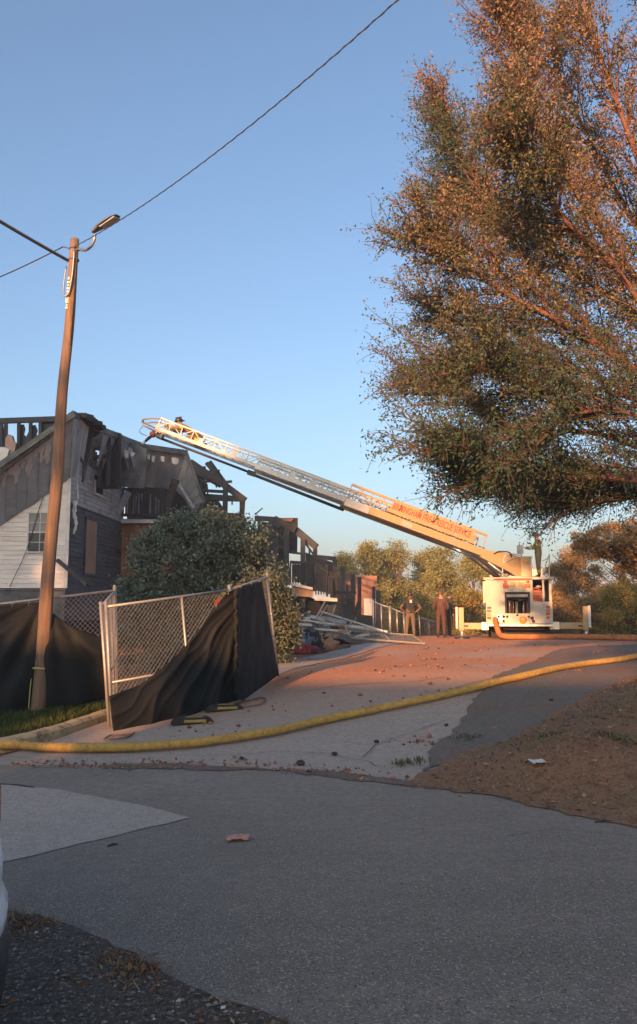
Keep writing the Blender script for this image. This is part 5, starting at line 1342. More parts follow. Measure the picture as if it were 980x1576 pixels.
def person(label, loc, rz, pose, wear, bulk=1.0, scale=1.0, matrix=None, group='people on the scene'):
    """one continuous skinned figure; wear maps body regions to materials"""
    J = dict(STAND); J.update(pose); names = list(J)
    me = bpy.data.meshes.new('body'); me.from_pydata([J[n] for n in names], [(names.index(a), names.index(b)) for a, b in EDG], [])
    o = bpy.data.objects.new('tmp_body', me); COL.objects.link(o)
    o.modifiers.new('skin', 'SKIN'); sub = o.modifiers.new('sub', 'SUBSURF'); sub.levels = 2; sub.render_levels = 2
    for i, n in enumerate(names):
        r_ = RAD.get(n) or RAD[n[:-1]]; k = bulk if n[:2] not in ('he', 'cr', 'ne', 'ha') else 1
        d_ = me.skin_vertices[0].data[i]; d_.radius = (r_[0] * k, r_[1] * k); d_.use_root = n == 'hip'
    dgx = bpy.context.evaluated_depsgraph_get(); dgx.update()
    bme = bpy.data.meshes.new_from_object(o.evaluated_get(dgx)); bpy.data.objects.remove(o)
    mats = [wear['top'], wear['legs'], wear['skin'], wear['feet'], wear.get('band', wear['top'])]
    vs = [v.co.copy() for v in bme.vertices]; fs = [tuple(p.vertices) for p in bme.polygons]; mi = []
    segs = [(a, b, Vector(J[a]), Vector(J[b])) for a, b in EDG]
    for f_ in fs:
        c = sum((vs[i] for i in f_), Vector()) / len(f_); best = None
        for a, b, p, q in segs:
            t = max(0, min(1, (c - p).dot(q - p) / max(1e-6, (q - p).length_squared))); d_ = (c - p.lerp(q, t)).length
            if best is None or d_ < best[0]: best = (d_, a, b, t)
        _, a, b, t = best; r_ = 0
        if b in ('head', 'crown'): r_ = 2
        elif b[:2] in ('hp', 'kn', 'an'): r_ = 1
        elif b[:2] == 'to' : r_ = 3
        elif b[:2] == 'ha': r_ = 2
        elif b[:2] == 'wr' and wear.get('short'): r_ = 2
        elif b[:2] == 'el' and wear.get('short') and t > .55: r_ = 2
        elif b == 'spine' and t < .25: r_ = 1
        if b == 'neck' and t > .75: r_ = 2
        if 'band' in wear:
            if (b == 'chest' and .0 < t < .45) or (b[:2] == 'wr' and .45 < t < .85) or (b[:2] == 'el' and .45 < t < .62) or (b[:2] == 'an' and .42 < t < .68) or (b == 'neck' and .0 < t < .22): r_ = 4
        if b[:2] == 'an' and t > .84: r_ = 3
        mi.append(r_)
    mb = MB(); mb.v = [tuple(v) for v in vs]; mb.f = fs; mb.m = mi
    mb.mi = 2
    # nose, ears, five fingers per hand
    hd = Vector(J['head']); cr = Vector(J['crown']); upd = (cr - hd).normalized(); fwd_ = Vector((0, -1, 0)) - upd * Vector((0, -1, 0)).dot(upd); fwd_.normalize(); sdh = fwd_.cross(upd).normalized()
    mb.tube([hd + fwd_ * .085 + upd * .035, hd + fwd_ * .115 + upd * .0, hd + fwd_ * .085 - upd * .01], [.010, .016, .012], 6)
    for s_ in (-1, 1): mb.box(hd + sdh * (.083 * s_) + upd * .02, (.018, .035, .06))
    mb.bar(hd + fwd_ * .088 - upd * .04 - sdh * .025, hd + fwd_ * .088 - upd * .04 + sdh * .025, .012, .01)
    for s_ in 'lr':
        w_ = Vector(J['wr' + s_]); h_ = Vector(J['ha' + s_]); dd = (h_ - w_).normalized(); sdv = dd.cross(Vector((0, 1, 0)))
        if sdv.length < .2: sdv = dd.cross(Vector((0, 0, 1)))
        sdv.normalize(); cu_ = sdv.cross(dd)
        for i, ln in enumerate((.065, .078, .082, .074)):
            b0 = h_ + sdv * ((i - 1.5) * .019) + dd * .005; mb.tube([b0, b0 + dd * ln * .5 + cu_ * .004, b0 + dd * ln * .95 + cu_ * .022], [.010, .009, .007], 6)
        b0 = w_.lerp(h_, .45) - sdv * .025; mb.tube([b0, b0 - sdv * .022 + dd * .03, b0 - sdv * .024 + dd * .065 + cu_ * .012], [.011, .010, .008], 6)
    mx = matrix or (Matrix.Translation(loc) @ Matrix.Rotation(rz, 4, 'Z') @ Matrix.Scale(scale, 4))
    mb.v = [tuple(mx @ Vector(v)) for v in mb.v]
    root = thing('person', mx @ Vector((J['anl'][0] * 0, 0, min(J['anl'][2], J['anr'][2]) - .09)), label, 'person', group)
    mb.build('body', mats, root, True)
    # hair or helmet as a child
    hb = MB()
    kind = wear['head'][0]
    ctr = hd.lerp(cr, .55)
    def dome(u, v):
        a = u * 2 * math.pi; b = v * math.pi * .5; rr_ = (1.22 if kind == 'helmet' else 1.06)
        d_ = sdh * (math.cos(a) * math.sin(b) * .088) + fwd_ * (math.sin(a) * math.sin(b) * .106) + upd * (math.cos(b) * .105)
        return mx @ (ctr + d_ * rr_ + upd * .012)
    hb.grid(dome, 20, 8)
    if kind == 'helmet':
        def brim(u, v):
            a = u * 2 * math.pi; k = 1 + v * (.28 + .25 * max(0, -math.sin(a)))
            return mx @ (ctr + sdh * (math.cos(a) * .107 * k) + fwd_ * (math.sin(a) * .128 * k) + upd * (.014 - .02 * v))
        hb.grid(brim, 20, 2)
        hb.bar(mx @ (ctr + upd * .13 + fwd_ * .10), mx @ (ctr + upd * .13 - fwd_ * .12), .02, .025)
    else:
        def back(u, v):
            a = math.pi + u * math.pi; return mx @ (ctr + sdh * (math.cos(a) * .093) + fwd_ * (math.sin(a) * .112) + upd * (.015 - v * .085))
        hb.grid(back, 12, 3)
    hb.build('helmet' if kind == 'helmet' else 'hair', wear['head'][1], root, True)
    return root, mx, J
def at_feet(px, Yd): x = (px - 490) / F * Yd; return Vector((x, Yd, Hs(x, Yd) + .0))
# hands on hips, helmet, black shirt, khaki trousers, seen from behind
p1, mx, J = person('person in black shirt, khaki trousers and helmet, hands on hips, by the chain-link panels', at_feet(630, 31.0), R(186),
    dict(ell=(.40, .10, 1.14), wrl=(.20, .04, .98), hal=(.14, .06, .96), elr=(-.40, .10, 1.16), wrr=(-.22, .05, 1.0), har=(-.16, .06, .98), knl=(.13, -.01, .49), anl=(.16, .02, .09), tol=(.19, -.15, .04), knr=(-.12, 0, .49), anr=(-.14, .03, .09), tor=(-.17, -.14, .04)),
    dict(top=M['black_cloth'], legs=M['khaki'], skin=M['skin_dark'], feet=M['boot'], short=True, head=('helmet', M['helmet_black'])), 1.12, 1.0)
mb = MB(); mb.box(mx @ Vector((0, .135, 1.40)), (.08, .012, .10)); mb.build('back_emblem', M['badge'], p1)
mb = MB(); [mb.tube([mx @ Vector((.165 * math.cos(t * .314), .128 * math.sin(t * .314), .985)) for t in range(21)], .02, 6, caps=False)]; mb.build('belt', M['boot'], p1)
mb = MB().box(mx @ Vector((.19, .02, .93)), (.05, .08, .14)); mb.build('belt_pouch', M['boot'], p1, bevel=.01)
person('person in brown coverall with head bowed, back to the viewer, left of the fire truck', at_feet(677, 30.2), R(172),
    dict(crown=(0, -.07, 1.69), head=(0, -.05, 1.60), wrl=(.17, -.16, 1.02), hal=(.10, -.2, 1.04), wrr=(-.17, -.16, 1.02), har=(-.1, -.2, 1.04), ell=(.27, .02, 1.12), elr=(-.27, .02, 1.12)),
    dict(top=M['coverall'], legs=M['coverall'], skin=M['skin'], feet=M['boot'], head=('hair', M['red_hair'])), 1.15, 1.0)
person('person in dark clothes half hidden behind the one in brown coverall', at_feet(690, 31.2), R(100),
    dict(wrl=(.2, -.22, 1.05), hal=(.17, -.29, 1.07)), dict(top=M['dark_navy'], legs=M['black_cloth'], skin=M['skin'], feet=M['boot'], head=('hair', M['hair'])), 1.05, .97)
# operator on the turntable, facing left to the console
pc = TRUCK_XF @ T(829, 890, .75); pc.z = deck_z
person('firefighter in banded turnout coat working the controls on top of the truck', pc, R(-105),
    dict(elr=(-.20, -.18, 1.20), wrr=(-.12, -.40, 1.20), har=(-.11, -.48, 1.20), ell=(.22, -.10, 1.16), wrl=(.14, -.34, 1.14), hal=(.12, -.42, 1.15), neck=(0, -.03, 1.5), head=(0, -.07, 1.6), crown=(0, -.075, 1.7)),
    dict(top=M['turnout_tan'], legs=M['turnout_tan'], skin=M['skin'], feet=M['boot'], band=M['reflect'], head=('helmet', M['helmet_black'])), 1.4, .95)
# firefighter crouched low on the ladder tip
fm = Matrix((-wv, -ax, hv)).transposed().to_4x4()
base_p = Lp(s_of(268), 0, .34)
person('firefighter crouched low over the ladder tip above the burnt roof', base_p, 0,
    dict(hip=(0, .55, .24), spine=(0, .36, .29), chest=(0, .14, .34), neck=(0, -.06, .40), head=(0, -.15, .44), crown=(0, -.20, .53), shl=(.19, .04, .36), ell=(.26, -.14, .20), wrl=(.18, -.42, .20), hal=(.16, -.50, .20), shr=(-.19, .04, .36), elr=(-.26, -.14, .20), wrr=(-.18, -.42, .20), har=(-.16, -.50, .20),
         hpl=(.10, .58, .22), knl=(.16, .25, .06), anl=(.13, .72, .08), tol=(.13, .86, .03), hpr=(-.10, .60, .22), knr=(-.16, .30, .06), anr=(-.13, .80, .08), tor=(-.13, .93, .03)),
    dict(top=M['turnout_tan'], legs=M['turnout_tan'], skin=M['skin'], feet=M['boot'], band=M['reflect'], head=('helmet', M['helmet_black'])), 1.35, 1.0,
    matrix=Matrix.Translation(base_p) @ fm @ Matrix.Scale(1.12, 4))

# ---------------------------------------------------------------- trees and shrubs
M['bark_red'] = mat('bark_red', (.18, .075, .055), (.12, .055, .042), 4, .85, bump=.3, stretch=(3, 3, .6))
M['twig'] = mat('twig', (.085, .055, .042), (.06, .04, .033), 6, .9, bump=.2)
M['bark'] = mat('bark', (.10, .07, .05), (.07, .05, .038), 5, .9, bump=.5, stretch=(4, 4, .6))
M['leaf_myrtle'] = leaf_mat('leaf_myrtle', [(0, (.05, .095, .055)), (.35, (.085, .115, .055)), (.6, (.21, .16, .085)), (.8, (.28, .175, .10)), (1, (.32, .17, .105))], .28)
M['leaf_bush'] = leaf_mat('leaf_bush', [(0, (.07, .095, .072)), (.6, (.12, .155, .118)), (1, (.17, .205, .155))], .15)
M['leaf_olive'] = leaf_mat('leaf_olive', [(0, (.06, .078, .055)), (.6, (.105, .122, .08)), (1, (.15, .15, .09))], .2)
M['leaf_pine'] = leaf_mat('leaf_pine', [(0, (.10, .115, .042)), (.5, (.21, .205, .07)), (1, (.33, .275, .09))], .2)
M['leaf_brown'] = leaf_mat('leaf_brown', [(0, (.14, .11, .045)), (.4, (.28, .185, .072)), (1, (.42, .24, .09))], .2)
M['leaf_yellow'] = leaf_mat('leaf_yellow', [(0, (.12, .115, .03)), (.5, (.25, .205, .05)), (1, (.40, .27, .065))], .25)

# big crape myrtle leaning in from the right
TD = 13.0
tx = P(1215, 0, TD).x
tree = thing('crape_myrtle', (tx, TD, Hs(tx, TD) + .03), 'large spreading tree with rusty autumn leaves and reddish bark overhanging from the right', 'tree')
rr = random.Random(77)
F0 = P(1150, 800, TD)
root_p = Vector((tx, TD, Hs(tx, TD) - .1))
limbs = MB(); twigs = MB(); leafC = []; leafT = []
main = [
    ([(1060, 655), (980, 572), (870, 500), (775, 450), (715, 405), (678, 378)], -.6, .13),
    ([(1075, 600), (985, 440), (895, 310), (830, 195), (790, 90), (775, 35)], .3, .12),
    ([(1090, 560), (1020, 350), (950, 160), (895, 0), (865, -110)], -.8, .12),
    ([(1050, 720), (920, 668), (800, 660), (715, 615), (645, 592)], .9, .10),
    ([(1050, 755), (930, 735), (840, 735), (780, 742), (735, 740)], -1.1, .09),
    ([(1045, 680), (940, 590), (820, 550), (730, 510), (680, 486)], 1.6, .10),
    ([(1055, 640), (920, 520), (810, 400), (750, 310), (712, 240), (688, 185)], 1.2, .11),
    ([(1110, 480), (1065, 250), (1010, 20), (990, -150)], 1.0, .13),
    ([(1070, 710), (960, 735), (880, 755), (815, 772)], 1.8, .08),
    ([(1060, 660), (930, 600), (830, 600), (770, 570), (715, 562)], -2.0, .09),
    ([(1070, 610), (960, 430), (860, 330), (825, 270), (800, 225)], -1.9, .10),
    ([(1085, 640), (990, 500), (900, 430), (810, 365), (740, 325), (695, 300)], 2.4, .10),
    ([(1080, 700), (980, 640), (880, 640), (790, 710), (700, 690)], -2.3, .08),
    ([(1095, 580), (1010, 400), (930, 260), (865, 125), (825, 25)], 2.2, .10),
    ([(1120, 560), (1090, 330), (1075, 100), (1060, -80)], -2.2, .11),
    ([(1105, 770), (1010, 765), (930, 772), (870, 780)], .4, .06),
    ([(1180, 640), (1260, 480), (1330, 300), (1380, 150)], .6, .12),
    ([(1200, 700), (1330, 620), (1460, 540)], -1.0, .11),
    ([(1170, 600), (1190, 350), (1200, 80)], 1.4, .12)]
def green_spot(p):
    """a few boughs are still green"""
    q = P(672, 215, TD)
    return (Vector((p.x, 0, p.z)) - Vector((q.x, 0, q.z))).length < 1.15
def add_twig(p, d, L, rust):
    mid_ = p + d * L * .5 + Vector((rr.uniform(-.05, .05), rr.uniform(-.05, .05), rr.uniform(-.02, .06))); end = p + d * L + Vector((0, 0, rr.uniform(-.08, .06)))
    twigs.tube([p, mid_, end], [.007, .005, .0025], 3, caps=False)
    return mid_, end
def leaves_on(a, b, n, rust, spread):
    t = rng.uniform(.0, 1.05, n)[:, None]
    leafC.append(np.array(a)[None] * (1 - t) + np.array(b)[None] * t + rng.normal(size=(n, 3)) * spread)
    leafT.append(np.clip(rust + rng.normal(size=n) * .16, 0, 1))
for poly, dep, r0 in main:
    n = len(poly)
    pts = [root_p + Vector((rr.uniform(-.25, .25), rr.uniform(-.25, .25), 0)), F0 + Vector((rr.uniform(-.25, .25), dep * .2, rr.uniform(-.5, .3)))] + [P(px, py, TD + dep * (i + 1) / n + rr.uniform(-.15, .15)) for i, (px, py) in enumerate(poly)]
    c = catmull(pts, 8); nc = len(c)
    r0 *= .78
    limbs.tube(c, [r0 * (1 - .93 * (i / (nc - 1)) ** .9) + .006 for i in range(nc)], 7)
    for i in range(nc // 3 + 1, nc, 1):
        for rep in range(2 if i > nc * .5 else 1):
            tparam = i / (nc - 1)
            d = (c[min(i + 1, nc - 1)] - c[i - 1]).normalized()
            side = Vector((rr.gauss(0, 1), rr.gauss(0, 1), rr.gauss(.25, .9) if c[i].z > 5.0 else rr.uniform(-.45, 1.1))); side = (side - d * side.dot(d)).normalized()
            d2 = (d * rr.uniform(.9, 1.5) + side * rr.uniform(.45, .95)).normalized()
            L = rr.uniform(.7, 1.6) * (1.15 - .45 * tparam)
            b0 = c[i]; b1 = b0 + d2 * L * .5 + Vector((0, 0, rr.uniform(-.05, .1))); b2 = b0 + d2 * L + Vector((rr.uniform(-.12, .12), rr.uniform(-.12, .12), rr.uniform(-.05, .18)))
            sec = catmull([b0, b1, b2], 5)
            limbs.tube(sec, [max(.006, .022 * (1 - j / len(sec))) for j in range(len(sec))], 4, caps=False)
            hrel = (b1.z - 3.0) / 8.0
            rust = -.02 + .72 * min(1, max(0, hrel * 1.5 - .16)) + .34 * noise.noise((b1.x * .55, b1.y * .55, b1.z * .55))
            if green_spot(b1): rust = .05
            for j in range(2, len(sec)):
                for q in range(2):
                    dt = (d2 * 1.1 + Vector((rr.gauss(0, 1), rr.gauss(0, 1), rr.gauss(.15, .9))).normalized()).normalized()
                    m1, e1 = add_twig(sec[j], dt, rr.uniform(.25, .6), rust)
                    bare = rr.random()
                    leaves_on(sec[j], e1, 3 if bare < .33 else (rr.randint(13, 23) if b1.z > 6 else rr.randint(9, 16)), rust + rr.gauss(0, .1), .04 if bare < .33 else .055)
limbs.build('trunk', M['bark_red'], tree, True)
tw = twigs.build('twigs', M['twig'], tree)
C = np.concatenate(leafC); Tn = np.concatenate(leafT)
print('myrtle leaves', len(C))
link_mesh('crown', leaf_mesh('crown', C, .060, .031, Tn, rng), M['leaf_myrtle'], tree)

def clump_crown(lobes, n_clumps, n_leaves, clump_r, flat=.7, shell=.55, rg=rng):
    """centres of leaves gathered in clumps through ellipsoid lobes; also the clump centres"""
    cs = []; w = np.array([l[3] * l[4] * l[5] for l in lobes]) ** .67; w = w / w.sum()
    for l, k in zip(lobes, np.maximum(3, (w * n_clumps)).astype(int)):
        d = unit(rg.normal(size=(k, 3))); r_ = shell + (1 - shell) * rg.uniform(0, 1, k) ** .7
        cs.append(np.array(l[:3]) + d * r_[:, None] * np.array(l[3:6]))
    cs = np.concatenate(cs)
    i = rg.integers(0, len(cs), n_leaves); sz = rg.uniform(.6, 1.35, len(cs))
    off = rg.normal(size=(n_leaves, 3)) * clump_r * sz[i][:, None]; off[:, 2] *= flat
    tn = np.clip(.5 + (rg.normal(size=len(cs)) * .22)[i] + rg.normal(size=n_leaves) * .16, 0, 1)
    return cs[i] + off, tn, cs
def simple_tree(name, label, base, trunk_top, r0, lobes, n_clumps, n_leaves, clump_r, lsize, lmat, group=None, cat='tree', bark='bark', flat=.7, shell=.5, seed=0, aspect=.6):
    rg = np.random.default_rng(seed + 100); base = Vector(base)
    root = thing(name, base, label, cat, group)
    C, tn, cs = clump_crown(lobes, n_clumps, n_leaves, clump_r, flat, shell, rg)
    mb = MB(); tt_ = Vector(trunk_top)
    pts = [base - Vector((0, 0, .2))] + [base.lerp(tt_, i / 6) + Vector((math.sin(i + seed) * .06, 0, 0)) for i in range(1, 7)]
    mb.tube(pts, [r0 * (1 - .8 * i / 6) for i in range(7)], 8)
    for k in range(0, len(cs), max(1, len(cs) // 60)):
        p = Vector(cs[k]); t = min(.95, max(.25, (p.z - base.z) / max(.1, (tt_.z - base.z)) * .8 - .05)); q = base.lerp(tt_, t)
        m_ = q.lerp(p, .5) + Vector((0, 0, -.05 * (p - q).length)); mb.tube([q, m_, p], [r0 * .28, r0 * .16, r0 * .05], 4, caps=False)
    mb.build('trunk', M[bark], root, True)
    link_mesh('crown', leaf_mesh('crown', C, lsize, lsize * aspect, tn, rg), M[lmat], root)
    return root
# evergreen bush before the house and an olive one beside it
def lobe(px, py, Y, rx, ry, rz): p = P(px, py, Y); return (p.x, p.y, p.z, rx, ry, rz)
bpos = P(310, 980, 19.5)
simple_tree('evergreen_bush', 'big rounded dark green bush covering the house front behind the fence', (bpos.x, 19.5, Hs(bpos.x, 19.5)), P(310, 840, 19.5), .12,
    [lobe(305, 870, 19.5, 1.55, 1.5, 1.25), lobe(255, 900, 19.3, 1.0, 1.2, .95), lobe(345, 855, 19.7, 1.15, 1.2, 1.05), lobe(300, 815, 19.7, .75, .8, .5), lobe(385, 900, 19.6, .8, 1.0, .9), lobe(230, 940, 19.2, .75, 1, .9), lobe(310, 940, 19.2, 1.6, 1.2, .9), lobe(372, 842, 19.8, .5, .6, .45), lobe(235, 850, 19.6, .45, .6, .45), lobe(250, 990, 18.9, 1.2, .8, .6), lobe(340, 990, 18.6, 1.3, .7, .65), lobe(410, 995, 18.6, .7, .6, .5)],
    800, 78000, .13, .085, 'leaf_bush', cat='bush', shell=.72, seed=1)
bpos = P(410, 985, 18.3)
simple_tree('olive_bush', 'olive brown-green bush right of the big dark bush, above the black screen', (bpos.x, 18.3, Hs(bpos.x, 18.3)), P(405, 900, 18.3), .07,
    [lobe(410, 912, 18.3, .4, .6, .42), lobe(392, 930, 18.2, .5, .6, .45), lobe(430, 945, 18.3, .3, .5, .5), lobe(360, 925, 18.1, .35, .5, .35), lobe(437, 975, 18.3, .26, .5, .4)],
    230, 14000, .12, .08, 'leaf_olive', cat='bush', shell=.6, seed=2)
# pines and hardwoods beyond the crest
def back_tree(name, label, px, Y, top_py, half_px, lm, seed, tall=True, n=6500):
    b = P(px, 938, Y); b.z = Hs(b.x, Y); tp = P(px, top_py, Y); h = tp.z - b.z; rx = 1.25 * half_px / F * Y
    rg = random.Random(seed); lobes = []
    for i in range(15):
        t = rg.uniform(.22 if tall else .06, .93); w = rx * (1.05 - .75 * max(0, t - .45)) 
        lobes.append((b.x + rg.uniform(-.7, .7) * w, Y + rg.uniform(-.6, .6) * w, b.z + h * t, w * rg.uniform(.34, .6), w * rg.uniform(.35, .6), h * rg.uniform(.06, .12)))
    lobes.append((b.x, Y, tp.z - h * .1, rx * .45, rx * .45, h * .1))
    return simple_tree(name, label, b, tp - Vector((0, 0, h * .15)), .20 if tall else .13, lobes, 240, int(n * 3), .27 * Y / 55, .17 * Y / 55, lm, 'trees beyond the crest', seed=seed, shell=.3, aspect=.45)
back_tree('pine_tree', 'pine tree directly above the brick wall, leftmost with a full crown', 566, 58, 832, 34, 'leaf_pine', 31)
back_tree('pine_tree', 'small pine at the far left, beside the gutted balcony unit', 532, 62, 848, 18, 'leaf_pine', 32)
back_tree('pine_tree', 'pine tree behind the person in the helmet', 613, 60, 834, 30, 'leaf_pine', 33)
back_tree('pine_tree', 'pine tree between the helmeted person and the one in brown coverall', 652, 64, 846, 26, 'leaf_pine', 34)
back_tree('pine_tree', 'broad pine tree behind the person in brown coverall', 690, 56, 838, 34, 'leaf_pine', 35)
back_tree('pine_tree', 'pine tree behind the left outrigger of the fire truck', 728, 54, 850, 28, 'leaf_pine', 36, False)
back_tree('pine_tree', 'slim pine tree in the gap behind the brick wall corner', 592, 66, 852, 24, 'leaf_pine', 43)
back_tree('pine_tree', 'pale pine tree half hidden between the two standing people', 668, 68, 852, 26, 'leaf_pine', 44)
back_tree('pine_tree', 'pine tree just left of the fire truck ladder heel', 748, 62, 862, 26, 'leaf_pine', 45)
back_tree('hardwood_tree', 'yellowing small tree low behind the standing people', 650, 48, 915, 44, 'leaf_yellow', 37, False, 7500)
back_tree('hardwood_tree', 'yellowing shrub-like tree low behind the left outrigger', 722, 46, 912, 30, 'leaf_yellow', 38, False, 6000)
back_tree('hardwood_tree', 'brown autumn tree right of the fire truck behind its right outrigger', 885, 42, 838, 48, 'leaf_brown', 39, False, 12000)
back_tree('hardwood_tree', 'tall brown-green tree at the right edge behind the truck', 955, 44, 800, 60, 'leaf_brown', 40, False, 14000)
back_tree('hardwood_tree', 'golden olive tree low at the right edge of the picture', 962, 37, 900, 36, 'leaf_yellow', 41, False, 11000)
back_tree('hardwood_tree', 'small russet tree low beside the right outrigger', 905, 39, 925, 34, 'leaf_brown', 42, False, 8000)
# bough of a darker tree hanging in at the right, over the truck side
dtb = Vector((12.2, 25, Hs(12.2, 25)))
simple_tree('dark_tree', 'dark leafy bough hanging above the brown trees at the right edge', dtb, P(1010, 790, 25), .16,
    [lobe(950, 845, 25, 1.1, .9, .45), lobe(905, 835, 25, .6, .6, .25), lobe(1000, 820, 25, 1.0, 1, .8), lobe(985, 870, 25, .7, .7, .35)], 120, 7000, .16, .11, 'leaf_brown', seed=50, shell=.2)
# distant woods as one mass
n = 26000
ang = rng.uniform(-1.0, 1.0, n); Rd = rng.uniform(100, 135, n)
X = np.sin(ang) * Rd; Yw = np.cos(ang) * Rd
hh = 2.6 + 1.6 * np.array([noise.noise((a * .09, 0, 0)) + .6 * noise.noise((a * .31, 3, 0)) for a in X])
Zw = -3.2 + rng.uniform(0, 1, n) ** .8 * (hh + 2.2)
tag(link_mesh('distant_woods', leaf_mesh('distant_woods', np.stack([X, Yw, Zw], -1), .9, .6, rng.uniform(0, .8, n), rng), M['leaf_pine']), kind='stuff')

# ---------------------------------------------------------------- parked car at the left edge
M['car_paint'] = mat('car_paint', (.74, .74, .74), (.72, .72, .72), 2, .3, 0, bump=.0)
M['car_plastic'] = mat('car_plastic', (.018, .018, .02), (.028, .028, .03), 9, .6, bump=.1)
rx = -1.088
car = thing('parked_car', (rx - 2.2, 2.3, .03), 'silver-white car parked on the gravel verge, only its rear corner showing', 'car')
Zc = .016
# side profile (distance forward of the tail, height), lofted across the width with tumblehome
prof = [(.06, .30), (.0, .40), (.015, .52), (.05, .60), (.05, .95), (.16, 1.02), (.55, 1.42), (1.2, 1.50), (2.1, 1.48), (2.85, 1.05), (3.9, .92), (4.25, .80), (4.35, .55), (4.30, .30)]
def car_pt(i, v):
    s, z = prof[i]; w = .90 - (.18 * max(0, (z - .95) / .55)) ; 
    e = abs(v) ** 3 * (.14 if i < 6 else .1); s2 = s + (e if s < 2 else -e)
    return Vector((rx - s2, 2.3 + v * w, Zc + z))
mb = MB(); NV = 12
mb.grid(lambda u, v: car_pt(round(u * (len(prof) - 1)), v * 2 - 1), len(prof) - 1, NV)
for sd_ in (0, NV):
    mb.f.append(tuple(i * (NV + 1) + sd_ for i in range(len(prof)))[:: (1 if sd_ else -1)]); mb.m.append(0)
cbody = mb.build('body', M['car_paint'], car)
# bumper and dark lower valance
def strip(name, pr, m, parent, v0=-1., v1=1., o=.0):
    mb = MB()
    def fn(u, v):
        s, z = pr[round(u * (len(pr) - 1))]; vv = lerp(v0, v1, v); e = abs(vv) ** 3 * .14
        return Vector((rx - s - e + o, 2.3 + vv * .92, Zc + z))
    mb.grid(fn, len(pr) - 1, 14); ob = mb.build(name, M[m], parent, True)
    sm_ = ob.modifiers.new('t', 'SOLIDIFY'); sm_.thickness = .02; return ob
strip('bumper', [(.03, .74), (-.006, .71), (-.016, .66), (-.016, .60), (.002, .58), (-.022, .55), (-.042, .51), (-.04, .47), (.0, .455)], 'car_paint', car)
strip('lower_valance', [(-.02, .46), (-.045, .43), (-.052, .33), (-.04, .22), (.03, .12)], 'car_plastic', car)
for a, b in ((-.98, -.55), (.55, .98)): strip('tail_light', [(.02, .93), (.004, .91), (.0, .81), (.01, .79)], 'red_lens', car, a, b)
for i0, nm in ((5, 'rear_window'), (8, 'windscreen')):
    q = [car_pt(i0, -.82), car_pt(i0, .82), car_pt(i0 + 1, .80), car_pt(i0 + 1, -.80)]
    nrm = (q[1] - q[0]).cross(q[2] - q[0]).normalized()
    if nrm.z < 0: nrm = -nrm
    MB().prism([p_ + nrm * .006 for p_ in q], nrm * .006).build(nm, M['glass'], cbody)
for sd_ in (-1, 1):
    for s0, s1 in ((.65, 1.3), (1.4, 2.5)):
        q = [Vector((rx - s_, 2.3 + sd_ * (w_ + .012), Zc + z_)) for s_, z_, w_ in ((s0, 1.02, .886), (s1 + .1, 1.02, .886), (s1 - .1, 1.36, .78), (s0 + .15, 1.36, .78))]
        MB().prism(q, (0, sd_ * .006, 0)).build('side_window', M['glass'], cbody)
    for s_ in (.85, 3.5):
        w = MB().lathe([(.2, -.1), (.30, -.1), (.325, -.06), (.325, .06), (.30, .1), (.2, .1)], (rx - s_, 2.3 + sd_ * .82, Zc + .325), 20, Matrix.Rotation(R(90), 3, 'X')).build('wheel', M['tyre'], car)
        MB().lathe([(.2, -.06), (.19, .07), (.05, .08)], (rx - s_, 2.3 + sd_ * .85, Zc + .325), 14, Matrix.Rotation(R(90) * sd_, 3, 'X')).build('rim', M['alu'], w)

# ---------------------------------------------------------------- small things on the ground
def crumpled(name, px, py, w, d, h, c, label, cat, seed, group='litter on the ground', off=.01, lift=False):
    g = G(px, py)
    if lift: g.z += float(bank_lift(g.x, g.y))
    def fn(u, v):
        x = (u - .5) * w; y = (v - .5) * d
        return g + Vector((x + .1 * w * noise.noise((u * 3, v * 3, seed)), y + .2 * d * noise.noise((u * 3, v * 3, seed + 5)), off + h * (.5 + .5 * noise.noise((u * 4, v * 4, seed + 9))) ))
    o = MB().grid(fn, 10, 8).build(name, mat(name + str(seed), c, tuple(x_ * .8 for x_ in c), 14, .8, bump=.1))
    sm_ = o.modifiers.new('t', 'SOLIDIFY'); sm_.thickness = .004
    tag(o, label, cat, group)
crumpled('paper_scrap', 366, 1294, .15, .12, .035, (.52, .26, .19), 'pinkish scrap of paper lying on the asphalt road', 'litter', 2)
crumpled('paper_scrap', 828, 1204, .14, .14, .05, (.62, .60, .58), 'white crumpled litter on the grassy bank', 'litter', 3, off=.02, lift=True)
crumpled('paper_scrap', 343, 1558, .018, .02, .012, (.7, .7, .68), 'tiny white scrap on the gravel near the bottom', 'litter', 4)
M['stick'] = mat('stick', (.05, .035, .028), (.035, .026, .022), 10, .9, bump=.3)
for px0, py0, px1, py1, lab in ((165, 1306, 182, 1302, 'dark twig on the road right of the pale asphalt patch'), (916, 1268, 939, 1266, 'dark twig lying by the bank edge at the right')):
    a, b = G(px0, py0), G(px1, py1); o_ = Vector((0, 0, .012))
    tag(MB().tube([a + o_, a.lerp(b, .5) + o_ * 1.5, b + o_], [.006, .008, .004], 6).build('twig', M['stick']), lab, 'twig', 'twigs on the ground')
